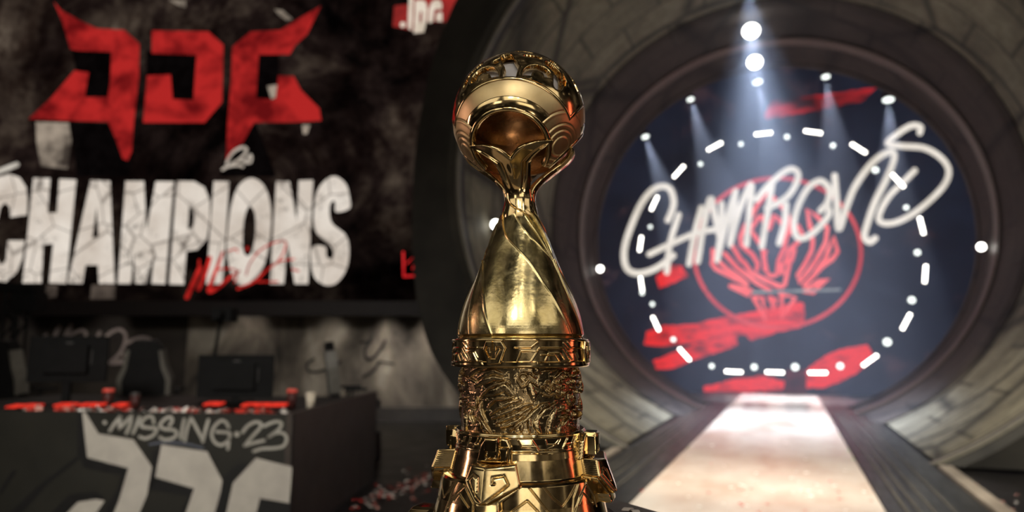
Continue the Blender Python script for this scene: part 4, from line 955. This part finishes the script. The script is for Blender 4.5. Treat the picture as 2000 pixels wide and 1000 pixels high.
# --- globe ----------------------------------------------------------
GZ = ZY(233.5); GR = WX(129, 233)*.995; GX = WX(-2, 233)
glo = empty('globe', (GX, 0, GZ)); glo.parent = tro
AZ0 = math.radians(-13)
cent = [np.array([math.cos(math.radians(-45))*math.sin(AZ0+k*2*math.pi/3), -math.cos(math.radians(-45))*math.cos(AZ0+k*2*math.pi/3), math.sin(math.radians(-45))]) for k in range(3)]
na, ne = 720, 361
aa = np.linspace(-math.pi, math.pi, na, endpoint=False); ee = np.linspace(-math.pi/2, math.pi/2, ne)
Ag, Eg = np.meshgrid(aa, ee, indexing='ij')
Dir = np.stack([np.cos(Eg)*np.sin(Ag), -np.cos(Eg)*np.cos(Ag), np.sin(Eg)], -1).reshape(-1, 3)
TG = gridT(na, ne, True)
def dmin(D): return np.degrees(np.arccos(np.clip(np.max([D@c for c in cent], axis=0), -1, 1)))
def elev(D): return np.degrees(np.arcsin(np.clip(D[:, 2], -1, 1)))
ribc = [np.array([math.cos(math.radians(-36))*math.sin(AZ0+math.radians(60+k*120)), -math.cos(math.radians(-36))*math.cos(AZ0+math.radians(60+k*120)), math.sin(math.radians(-36))]) for k in range(3)]
def dr_(D): return np.degrees(np.arccos(np.clip(np.max([D@c for c in ribc], axis=0), -1, 1)))
def gpart(name, f, outer, inner, mat, parent=glo):
    V, T = clip(Dir, TG, f(Dir)); n = np.linalg.norm(V, axis=1, keepdims=True); V = V/n
    return thick(name, V*GR*(1+outer(V))[:, None], V*GR*inner, T, mat, parent, 40)
low = lambda D: elev(D)+57+4*np.cos(np.radians(dr_(D)*4))
dk = lambda D, k: np.degrees(np.arccos(np.clip(D@cent[k], -1, 1)))
for k_ in range(3): gpart('opening_lip', lambda D: np.minimum(np.minimum(dk(D, k_)-33, 36.6-dk(D, k_)), low(D)), lambda D: .012*np.sqrt(np.clip(1-((dmin(D)-34.8)/1.8)**2, 0, 1))-.004, .93, m_gold)
def scal(D):
    q = dr_(D); s_ = np.zeros(len(D))
    for r0 in (9, 14, 19, 29): s_ = s_-.010*np.exp(-((q-r0)/.7)**2)+.005*np.exp(-((q-r0+1.7)/1.1)**2)
    return s_
for k_ in range(3): gpart('polished_band', lambda D: np.minimum(np.minimum(np.minimum(dk(D, k_)-36.9, 44.8-dk(D, k_)), low(D)), dr_(D)-29), lambda D: -.002+.006*np.sin(np.clip((dmin(D)-36.9)/7.9, 0, 1)*math.pi), .945, m_gold)
gpart('satin_band', lambda D: np.minimum(np.maximum(np.minimum(dmin(D)-45.2, 58.8-dmin(D)), np.minimum(np.minimum(dmin(D)-36.9, 58.8-dmin(D)), 28.7-dr_(D))), low(D)), lambda D: .003+scal(D), .945, m_satin)
gpart('upper_rim', lambda D: np.minimum(dmin(D)-59.2, 62.6-dmin(D)), lambda D: -.006+.018*np.sqrt(np.clip(1-((dmin(D)-60.9)/1.75)**2, 0, 1)), .93, m_gold)
def lattice(D):
    az = np.degrees((np.arctan2(D[:, 0], -D[:, 1])-AZ0+math.pi/3) % (2*math.pi/3)-math.pi/3)+math.degrees(AZ0)   # the pattern repeats three times round
    e = elev(D); x = az*np.cos(np.radians(np.clip(e, 0, 80))); f = np.full(len(D), 90.)
    def hole(h): 
        nonlocal f; f = np.minimum(f, h)
    def ring(cx, cy, ro, ri):
        r = np.hypot(x-cx, (e-cy)); h = np.maximum(r-ro, ri-r); hole(np.maximum(h, cy-.5-e))
    ring(-31, 19, 14, 7.); ring(15, 19, 12.5, 5.5); ring(50, 20, 9, 3.5)
    def seg(pts, wd): hole(segd(x, e, pts)-wd)
    seg([(-8, 19), (-6, 28), (-9, 36), (-11, 46)], 5.4); seg([(-20, 38), (-12, 43)], 3.); seg([(33, 13), (34, 26)], 4.2); seg([(34, 27), (25, 37)], 3.6); seg([(-46, 34), (-36, 42)], 2.6)
    seg([(6, 46), (18, 44)], 2.4); seg([(30, 44), (36, 36)], 2.4); seg([(-2, 60), (10, 56)], 2.2); seg([(-24, 55), (-14, 62)], 2.2); seg([(40, 16), (44, 34)], 2.2); seg([(-54, 18), (-50, 30)], 2.4)
    return f
gpart('openwork_cap', lambda D: np.minimum(dmin(D)-62.3, lattice(D)), lambda D: -.004+.010*np.sqrt(np.clip(1-(1-np.clip(lattice(D)/2.2, 0, 1))**2, 0, 1)), .915, m_gold)
gpart('inner_liner', lambda D: np.minimum(np.minimum(elev(D)+56, -4-elev(D)), dk(D, 0)-54), lambda D: -.085+0*D[:, 0], .895, m_inner)
gpart('inner_dome', lambda D: elev(D)-2, lambda D: -.15+0*D[:, 0], .80, m_tgrey)
bm = bmesh.new(); lathe(bm, [(.001, .10*GR), (GR*.3, .085*GR), (GR*.55, .04*GR), (GR*.75, -.04*GR), (GR*.90, -.16*GR), (GR*.935, -.16*GR), (GR*.93, .12*GR), (0.002, .12*GR)], 96)
o = bmobj('inner_ceiling', bm, m_inner, glo, True); o.data.set_sharp_from_angle(angle=.8)

# --- three arms that hold the globe ---------------------------------
ap = np.array([(WX(36, 432), ZY(433)), (WX(34, 420), ZY(420)), (WX(29.5, 405), ZY(405)), (WX(27, 392), ZY(392)), (WX(28, 380), ZY(380)), (WX(33, 368), ZY(368)), (WX(48, 350), ZY(350)), (WX(64, 336), ZY(336)), (WX(80, 325), ZY(325)), (WX(97, 314), ZY(313)), (WX(110, 303), ZY(301))])
apS = np.array(smooth_path(ap, 6)); s_ = np.r_[0, np.cumsum(np.hypot(*np.diff(apS, axis=0).T))]; s_ /= s_[-1]
nA, nQ = 300, 260
def q_of(y): return float(np.interp(ZY(y), apS[:, 1], s_))
def resc(qs): q0 = q_of(392); return [q0+(1-q0)*q for q in qs]       # marks given from the neck upward
al = np.linspace(-80, 80, nA); ql = np.linspace(0, 1, nQ); AL, QL = np.meshgrid(al, ql, indexing='ij')
Rq = np.interp(QL, s_, apS[:, 0]); Zq = np.interp(QL, s_, apS[:, 1])
ao = np.interp(QL, [q_of(y) for y in (433, 392, 380, 368, 350, 336, 325, 316, 308, 301)], [62, 62, 58, 50, 37, 31, 31, 36, 42, 46]); ai = np.interp(QL, [q_of(y) for y in (433, 331, 325.5, 320, 315, 310, 305.5, 301)], [-40, -8, 0, 5, 10, 17, 27, 45])
X_ = np.radians(AL)*Rq
fo = np.radians(ao-np.abs(AL))*Rq; fi = np.radians(np.abs(AL)-ai)*Rq
wt = Rq*np.radians(1)
fA = np.minimum(np.minimum(fo, fi*.8), (1-QL)*.03+.0002)
fold = np.interp(QL, [0, .3, .6, .85, 1], [20, 30, 31, 37, 45])
def armmesh(name, rotk, parent):
    A2 = np.stack([AL.ravel(), QL.ravel(), fA.ravel()], -1); V2, T = clip(A2, gridT(nA, nQ), fA.ravel())
    a, q, f = V2.T; r = np.interp(q, s_, apS[:, 0]); z = np.interp(q, s_, apS[:, 1])
    tq = np.gradient(apS, axis=0); tr = np.interp(q, s_, tq[:, 0]); tz = np.interp(q, s_, tq[:, 1]); ln = np.hypot(tr, tz); nr, nz = tz/ln, -tr/ln
    tk = np.interp(q, [0]+resc([0, .4, 1]), [.0010, .0026, .0036, .0044]); h = tk*np.sqrt(np.clip(1-(1-np.clip(f/.0055, 0, 1))**2, 0, 1))
    fl_ = np.interp(q, [0]+resc([.3, .6, .85, 1]), [14, 22, 19, 33, 45]); Df = np.radians(np.abs(a)-fl_)*r
    grv = np.interp(q, resc([.05, .4, .9, 1]), [0, 1, 1, 0])
    hf = h-.0028*grv*np.exp(-(Df/.0022)**2)*np.clip(f/.003, 0, 1)+.0012*grv*np.exp(-((Df-.0045)/.002)**2)+.002*np.exp(-(a/7)**2)*np.interp(q, resc([.3, .5, .6]), [0, 1, .6])
    shp = np.array(smooth_path(list(zip([q_of(y) for y in (433, 422, 408, 395, 382, 366)]+[1.], [100, 83, 47, 14, 4, 0, 0])), 8)); sh = np.interp(q, shp[:, 0], shp[:, 1])
    az = np.radians(a+sh)+AZ0+rotk
    f1 = cyl(az, r+hf*nr, z+hf*nz); f2 = cyl(az, r-h*nr, z-h*nz)
    return thick(name, f1, f2, T, m_gold, parent, 60)
for k in range(3): armmesh('globe_arm', k*2*math.pi/3, tro)

# --- stand -----------------------------------------------------------
SZ = ZB-.0015
P2 = onZ(1290, 1001.5, SZ); K0 = onZ(1160, 963.9, SZ); e1 = (P2-K0)/np.linalg.norm(P2-K0); e2 = np.array([-e1[1], e1[0], 0])
if e2@fw > 0: e2 = -e2
bm = bmesh.new(); pts = [K0, K0+e1*.62, K0+e1*.62+e2*.62, K0+e2*.62]
for z0, z1, g in ((SZ-.035, SZ, 0), (.046, SZ-.035, .03)):
    mid = sum(pts)/4; pp_ = [mid+(p-mid)*(1-g*3) for p in pts]
    a = [bm.verts.new((p[0], p[1], z0)) for p in pp_]; b = [bm.verts.new((p[0], p[1], z1)) for p in pp_]
    bm.faces.new(a); bm.faces.new(b)
    for k in range(4): bm.faces.new((a[k], a[(k+1) % 4], b[(k+1) % 4], b[k]))
o = bmobj('display_stand', bm, pmat('stand_grey', sr(92, 88, 84), sr(112, 108, 104), .5, scale=9), bevel=.003); tag(o, 'grey display stand under the gold trophy', 'stand')

# ------------------------------------------------------------------ things on and behind the desk
m_blackp = pmat('black_plastic', (.004, .004, .004), (.006, .006, .006), .7, spec=.15)
m_slot = pmat('grey_slot', sr(60, 58, 56), sr(70, 68, 66), .5)
TOP = DZ-.02
dist = lambda y, z: (EYE-z)*F0/(y-679.1)
def facing(name, lat_, D, z, turn=0.):
    p = fw*D+rt*lat_; return empty(name, (p[0], p[1], z), YAW+turn)
def monitor(x0, x1, yt, yb, ybase, label, turn=0., slot=True):
    D = dist(ybase, TOP); w_ = (x1-x0)/F0*D; h_ = (yb-yt)/F0*D; zb = EYE-(yb-679.1)/F0*D
    e = facing('monitor', lat((x0+x1)/2, D), D, TOP, turn); tag(e, label, 'monitor', 'player monitors')
    b0 = zb-TOP
    bm = bmesh.new(); box(bm, (-w_/2, .02, b0), (w_/2, .05, b0+h_)); box(bm, (-w_*.28, -.035, b0+h_*.2), (w_*.28, .03, b0+h_*.8)); bmobj('screen_back', bm, m_blackp, e, bevel=.006)
    bm = bmesh.new(); box(bm, (w_*.30, .012, b0+h_*.38), (w_*.31, .03, b0+h_*.70)); bmobj('vent_slot', bm, m_slot, e)
    bm = bmesh.new(); box(bm, (-w_*.03, .012, b0+h_*.84), (w_*.06, .03, b0+h_*.87)); bmobj('badge', bm, m_slot, e)
    bm = bmesh.new(); box(bm, (-.035, .03, .012), (.035, .07, b0+h_*.5)); bmobj('stand_column', bm, m_blackp, e)
    bm = bmesh.new(); box(bm, (-.16, -.04, 0), (.16, .18, .014)); bmobj('stand_base', bm, m_blackp, e, bevel=.004)
monitor(393, 538, 693, 775, 782, 'black monitor seen from behind, right of the middle gaming chair')
monitor(66, 213, 657, 745, 789, 'black monitor seen from behind at the left end, on a raised stand', .06)
m_chair = pmat('chair_black_leather', (.005, .005, .005), (.009, .008, .008), .6, spec=.2)
m_chairw = pmat('chair_grey_stripe', sr(84, 80, 73), sr(100, 96, 88), .5)
def chair(x, D, yt, turn, label, fz=.38):
    e = facing('gaming_chair', lat(x, D), D, fz, turn); tag(e, label, 'chair', 'gaming chairs behind the desk')
    zt = EYE-(yt-679.1)/F0*D-fz; s = zt/1.32
    bm = bmesh.new(); prism(bm, [(-.25, .48), (-.30, .62), (-.31, .85), (-.24, 1.00), (-.20, 1.22), (-.13, 1.32), (.13, 1.32), (.20, 1.22), (.24, 1.00), (.31, .85), (.30, .62), (.25, .48)], -.05, .06, Matrix.Rotation(math.radians(-8), 4, 'X') @ Matrix.Scale(s, 4)); bmobj('backrest', bm, m_chair, e, bevel=.02)
    for k in (-1, 1):
        bm = bmesh.new(); prism(bm, [(k*.25, .62), (k*.31, .64), (k*.32, .84), (k*.25, .99), (k*.215, 1.2), (k*.17, 1.2), (k*.2, .98), (k*.26, .82)], -.07, .075, Matrix.Rotation(math.radians(-8), 4, 'X') @ Matrix.Scale(s, 4))
        bmobj('side_stripe', bm, m_chairw, e)
    bm = bmesh.new(); box(bm, (-.26, -.50, .42*s), (.26, .02, .53*s)); bmobj('seat', bm, m_chair, e, bevel=.03)
    for k in (-1, 1):
        bm = bmesh.new(); tube(bm, [(k*.28, -.1, .46*s), (k*.31, -.12, .66*s)], .02); box(bm, (k*.31-.045, -.30, .66*s), (k*.31+.045, -.02, .70*s))
        bmobj('armrest', bm, m_chair, e)
    bm = bmesh.new(); tube(bm, [(0, -.22, .06), (0, -.22, .44*s)], .035, 10); bmobj('gas_column', bm, m_blackp, e)
    bm = bmesh.new()
    for k in range(5): a = 2*math.pi*k/5; tube(bm, [(0, -.22, .10), (.30*math.cos(a), -.22+.30*math.sin(a), .045)], .022, 8)
    bmobj('star_base', bm, m_blackp, e)
chair(302, 8.9, 663, math.pi+.15, 'black gaming chair with pale edge stripe in the middle, between the monitors')
chair(672, 9.4, 666, math.pi-1.25, 'black gaming chair seen from the side at the right end of the desk')
chair(52, 9.2, 664, math.pi-.5, 'black gaming chair at the far left, half behind the left monitor')
bm = bmesh.new(); fwbox(bm, -9.5, lat(712, 9.0), 0, .38, 8.62, 10.4); o = bmobj('riser', bm, m_floor); tag(o, 'low black riser behind the player desk carrying the chairs', 'riser')
def cup(x, yb, yt, wpx, label, lid, body):
    D = dist(yb, TOP); r = wpx/2/F0*D; h = (yb-yt)/F0*D; e = facing('paper_cup', lat(x, D), D, TOP); tag(e, label, 'cup', 'takeaway cups on the desk')
    bm = bmesh.new(); lathe(bm, [(r*.72, 0), (r*.92, h*.86)], 20); bmobj('cup_body', bm, body, e, True)
    bm = bmesh.new(); lathe(bm, [(r, h*.84), (r, h*.9), (r*.9, h*.93), (r*.88, h), (r*.8, h)], 20); bmobj('lid', bm, lid, e)
m_redl = emat('lit_red_lid', sr(206, 70, 58), sr(226, 88, 72), .9); m_cupd = pmat('cup_dark', sr(60, 22, 18), sr(72, 28, 22), .6); m_cupw = pmat('cup_white', sr(200, 190, 170), sr(214, 204, 184), .6); m_redlid = pmat('red_lid', sr(230, 84, 70), sr(236, 96, 80), .5)
cup(226, 791, 757, 22, 'dark paper cup with a red lid left of the middle chair', m_redlid, m_cupd)
cup(278, 793, 765, 20, 'dark paper cup with a grey lid in front of the middle chair', m_slot, m_cupd)
cup(578, 792, 758, 21, 'dark paper cup with a red lid near the right end of the desk', m_redlid, m_cupd)
cup(614, 793, 764, 20, 'white paper cup, last in the row at the desk corner', m_cupw, m_cupw)
m_rg = emat('red_backlight', sr(90, 10, 8), sr(240, 60, 44), 1., 25, (.35, .5))
for x0, x1, y, nm in ((38, 60, 790, 'small, at the far left'), (62, 98, 789, 'second from the left end'), (128, 166, 787, 'below the left monitor stand'), (174, 220, 787, 'left of the first red lidded cup'), (238, 266, 787, 'between the two left cups'), (412, 448, 785, 'under the left edge of the right monitor'), (484, 572, 787, 'widest, right of the right monitor stand')):
    D = dist(y+6, TOP); hw_ = (x1-x0)/2/F0*D; e = facing('keyboard', lat((x0+x1)/2, D), D, TOP); tag(e, 'red backlit keyboard glowing on the desk, '+nm, 'keyboard', 'red backlit keyboards')
    bm = bmesh.new(); box(bm, (-hw_, -.07, 0), (hw_, .08, .022), Matrix.Rotation(.10, 4, 'X')); bmobj('case', bm, m_blackp, e)
    bm = bmesh.new()
    for r_ in range(4):
        n = max(3, int(hw_*2/.035))
        for k in range(n): x_ = -hw_+.008+k*(2*hw_-.016)/n; box(bm, (x_, -.06+r_*.034, .022), (x_+(2*hw_-.016)/n-.005, -.06+r_*.034+.028, .036), Matrix.Rotation(.10, 4, 'X'))
    o = bmobj('keys', bm, m_rg, e)
# camera on a stand, truss tower
D = 8.55; e = facing('camera_stand', lat(418, D), D, .38); tag(e, 'black broadcast camera on a thin tilted stand behind the right monitor', 'camera')
zc = EYE-(622-679.1)/F0*D-.38
bm = bmesh.new(); tube(bm, [(-.02, 0, .02), (.02, 0, zc*.6), (.10, 0, zc)], .022, 8); bmobj('pole', bm, m_blackp, e)
bm = bmesh.new(); lathe(bm, [(.16, 0), (.16, .02), (.03, .05)], 20); bmobj('foot', bm, m_blackp, e)
bm = bmesh.new(); box(bm, (.02, -.10, zc-.04), (.26, .12, zc+.12)); bmobj('camera_body', bm, m_blackp, e, bevel=.01)
bm = bmesh.new(); lathe(bm, [(.05, 0), (.06, .14)], 16, Matrix.Translation((.14, -.10, zc+.04)) @ Matrix.Rotation(math.pi/2, 4, 'X')); bmobj('lens', bm, m_blackp, e)
D = 11.; e = facing('truss_tower', lat(33, D), D, 0); tag(e, 'black lattice truss tower at the far left edge', 'truss tower')
bm = bmesh.new(); hh = 2.5
for x_ in (-.11, .11):
    for y_ in (-.11, .11): tube(bm, [(x_, y_, 0), (x_, y_, hh)], .022, 6)
for k in range(10):
    z0 = k*hh/10; s_ = 1 if k % 2 else -1
    for y_ in (-.11, .11): tube(bm, [(-.11*s_, y_, z0), (.11*s_, y_, z0+hh/10)], .012, 6)
    for x_ in (-.11, .11): tube(bm, [(x_, -.11*s_, z0), (x_, .11*s_, z0+hh/10)], .012, 6)
bmobj('lattice', bm, m_blackp, e)
bm = bmesh.new(); box(bm, (-.2, -.2, 0), (.2, .2, .02)); bmobj('base_plate', bm, m_blackp, e)
bm = bmesh.new(); box(bm, (.02, -.18, hh-.32), (.42, .12, hh-.02)); box(bm, (-.25, -.15, hh), (.35, .15, hh+.12)); bmobj('head_fixture', bm, m_blackp, e, bevel=.02)

# ------------------------------------------------------------------ confetti
cm = {}
def cmesh(c, big=1.):
    k = (c, big)
    if k not in cm:
        bm = bmesh.new(); n = 4; a = []
        for i in range(n+1):
            x_ = (i/n-.5)*.05*big; z_ = .006*math.sin(i/n*math.pi)*big
            a.append([bm.verts.new((x_, y_, z_+t_)) for y_ in (-.017*big, .017*big) for t_ in (.0004, .0016)])
        for p, q in zip(a, a[1:]):
            for f in ((0, 2), (2, 3), (3, 1), (1, 0)): bm.faces.new((p[f[0]], p[f[1]], q[f[1]], q[f[0]]))
        bm.faces.new((a[0][0], a[0][1], a[0][3], a[0][2])); bm.faces.new((a[-1][0], a[-1][2], a[-1][3], a[-1][1]))
        bmesh.ops.recalc_face_normals(bm, faces=bm.faces); me = bpy.data.meshes.new('confetti'); bm.to_mesh(me); bm.free(); me.materials.append(cmat[c]); cm[k] = me
    return cm[k]
cmat = {'white': pmat('confetti_white', sr(226, 220, 210), sr(236, 230, 222), .5), 'red': pmat('confetti_red', sr(196, 52, 40), sr(214, 66, 52), .5), 'pink': pmat('confetti_pink', sr(214, 150, 136), sr(222, 160, 146), .5), 'green': pmat('green_glint', sr(96, 180, 84), sr(110, 196, 96), .5)}
def confetti(x, y, z, c, where, big=1., tilt=.25, zone=None):
    if 'pale runway' in where:
        q = 'near the camera' if y < 8.2 else 'a third of the way in' if y < 9.6 else 'before the tunnel mouth' if y < 11.2 else 'inside the tunnel'
        zone = 'on the pale runway, '+('left' if x < -.8 else 'right' if x > .1 else 'middle')+' part, '+q
    if 'beside the desk' in where: zone = where+(', near its corner' if x < -3.9 else ', toward the trophy')
    if 'edge of the desk' in where:
        t_ = float((np.array([x, y, 0])-DA)@ab/np.linalg.norm(DB-DA)); zone = 'on the front edge of the desk'+(', above the 23' if t_ > .87 else ', above MISSING' if t_ > .62 else ', left of MISSING')
    o = bpy.data.objects.new('confetti', cmesh(c, big)); col.objects.link(o); o.location = (x, y, z)
    o.rotation_euler = (random.uniform(-tilt, tilt)*.3, random.uniform(-tilt, tilt)*.3, random.uniform(0, 6.28))
    tag(o, '%s paper confetti flake %s' % (c, zone or where), 'confetti', c+' confetti '+(zone or where))
z7 = lambda p: Z1(p, 1300, 740, 1923/500)
for x, y in z7([(440, 655), (685, 710), (985, 700), (1060, 705), (1060, 605), (940, 745), (995, 775), (685, 780), (1130, 795), (1275, 805), (190, 730), (95, 785), (495, 815), (555, 795), (585, 805), (605, 870), (165, 885), (800, 845), (950, 850), (1030, 838), (1065, 842), (1050, 885), (1090, 880), (1160, 850), (1500, 850), (430, 935), (610, 955), (1350, 690), (345, 500), (1360, 990), (260, 960)]):
    p = onZ(x, y, .047); confetti(p[0], p[1], .0465, 'white', 'lying on the pale runway', random.choice([.9, 1.1, 1.25]))
for x, y in z7([(320, 855), (545, 838), (580, 835), (560, 935), (580, 950), (1540, 915), (1300, 850), (1240, 770), (1050, 990), (700, 1000)])+[(1253, 958), (1390, 905), (1468, 955), (1500, 985), (1640, 975)]:
    p = onZ(x, y, .047); confetti(p[0], p[1], .0465, 'red', 'lying on the pale runway', .8)
for x, y in z7([(345, 315), (290, 375), (150, 520), (1240, 305), (1325, 425), (1380, 540), (1420, 600)]):  # green flakes stand for the glints along the runway edges
    p = onZ(x, y, .047); sgn = 1 if x > 1500 else -1
    xx = .76 if sgn > 0 else -1.54
    p = min((onZ(x+dx, y, .047) for dx in range(-14, 15)), key=lambda q: abs(q[0]-xx)); confetti(xx, p[1], .0465, 'green', 'standing for a glint at the edge of the runway', .9)
for _ in range(46):
    x = random.uniform(1790, 1990); y = random.uniform(905, 998)
    p = onZ(x, y, .001)
    if p[0] > 1.95 and p[1] < 10.5: confetti(p[0], p[1], .001, random.choice(['white', 'pink', 'red']), 'on the black floor right of the runway', .8)
for _ in range(110):
    t = random.random(); x = 700+t*170+random.gauss(0, 14); y = 985-t*62+random.gauss(0, 11)
    if y < 928 and x < 745: continue
    p = onZ(x, y, .001)
    if p[0] > -2.65: continue
    confetti(p[0], p[1], .001, random.choice(['white', 'red', 'pink', 'red', 'white']), 'in the drift on the floor beside the desk', 1.0)
for _ in range(120):
    t = random.random()**.8; a_ = -.04-abs(random.gauss(0, .16)); p = DA+(DB-DA)*(.35+.62*t)+nfr*(-.055-abs(random.gauss(0, .07)))
    confetti(p[0], p[1], TOP+.004+random.random()*.035, random.choice(['white', 'red', 'pink', 'red', 'white']), 'heaped along the front edge of the desk', 1.25, 3.)
for (x, y, c) in ((1226, 996, 'white'), (1240, 1000, 'white')):
    p = onZ(x, y, SZ+.001); confetti(p[0], p[1], SZ+.0008, c, 'on the grey stand beside the trophy', .36)
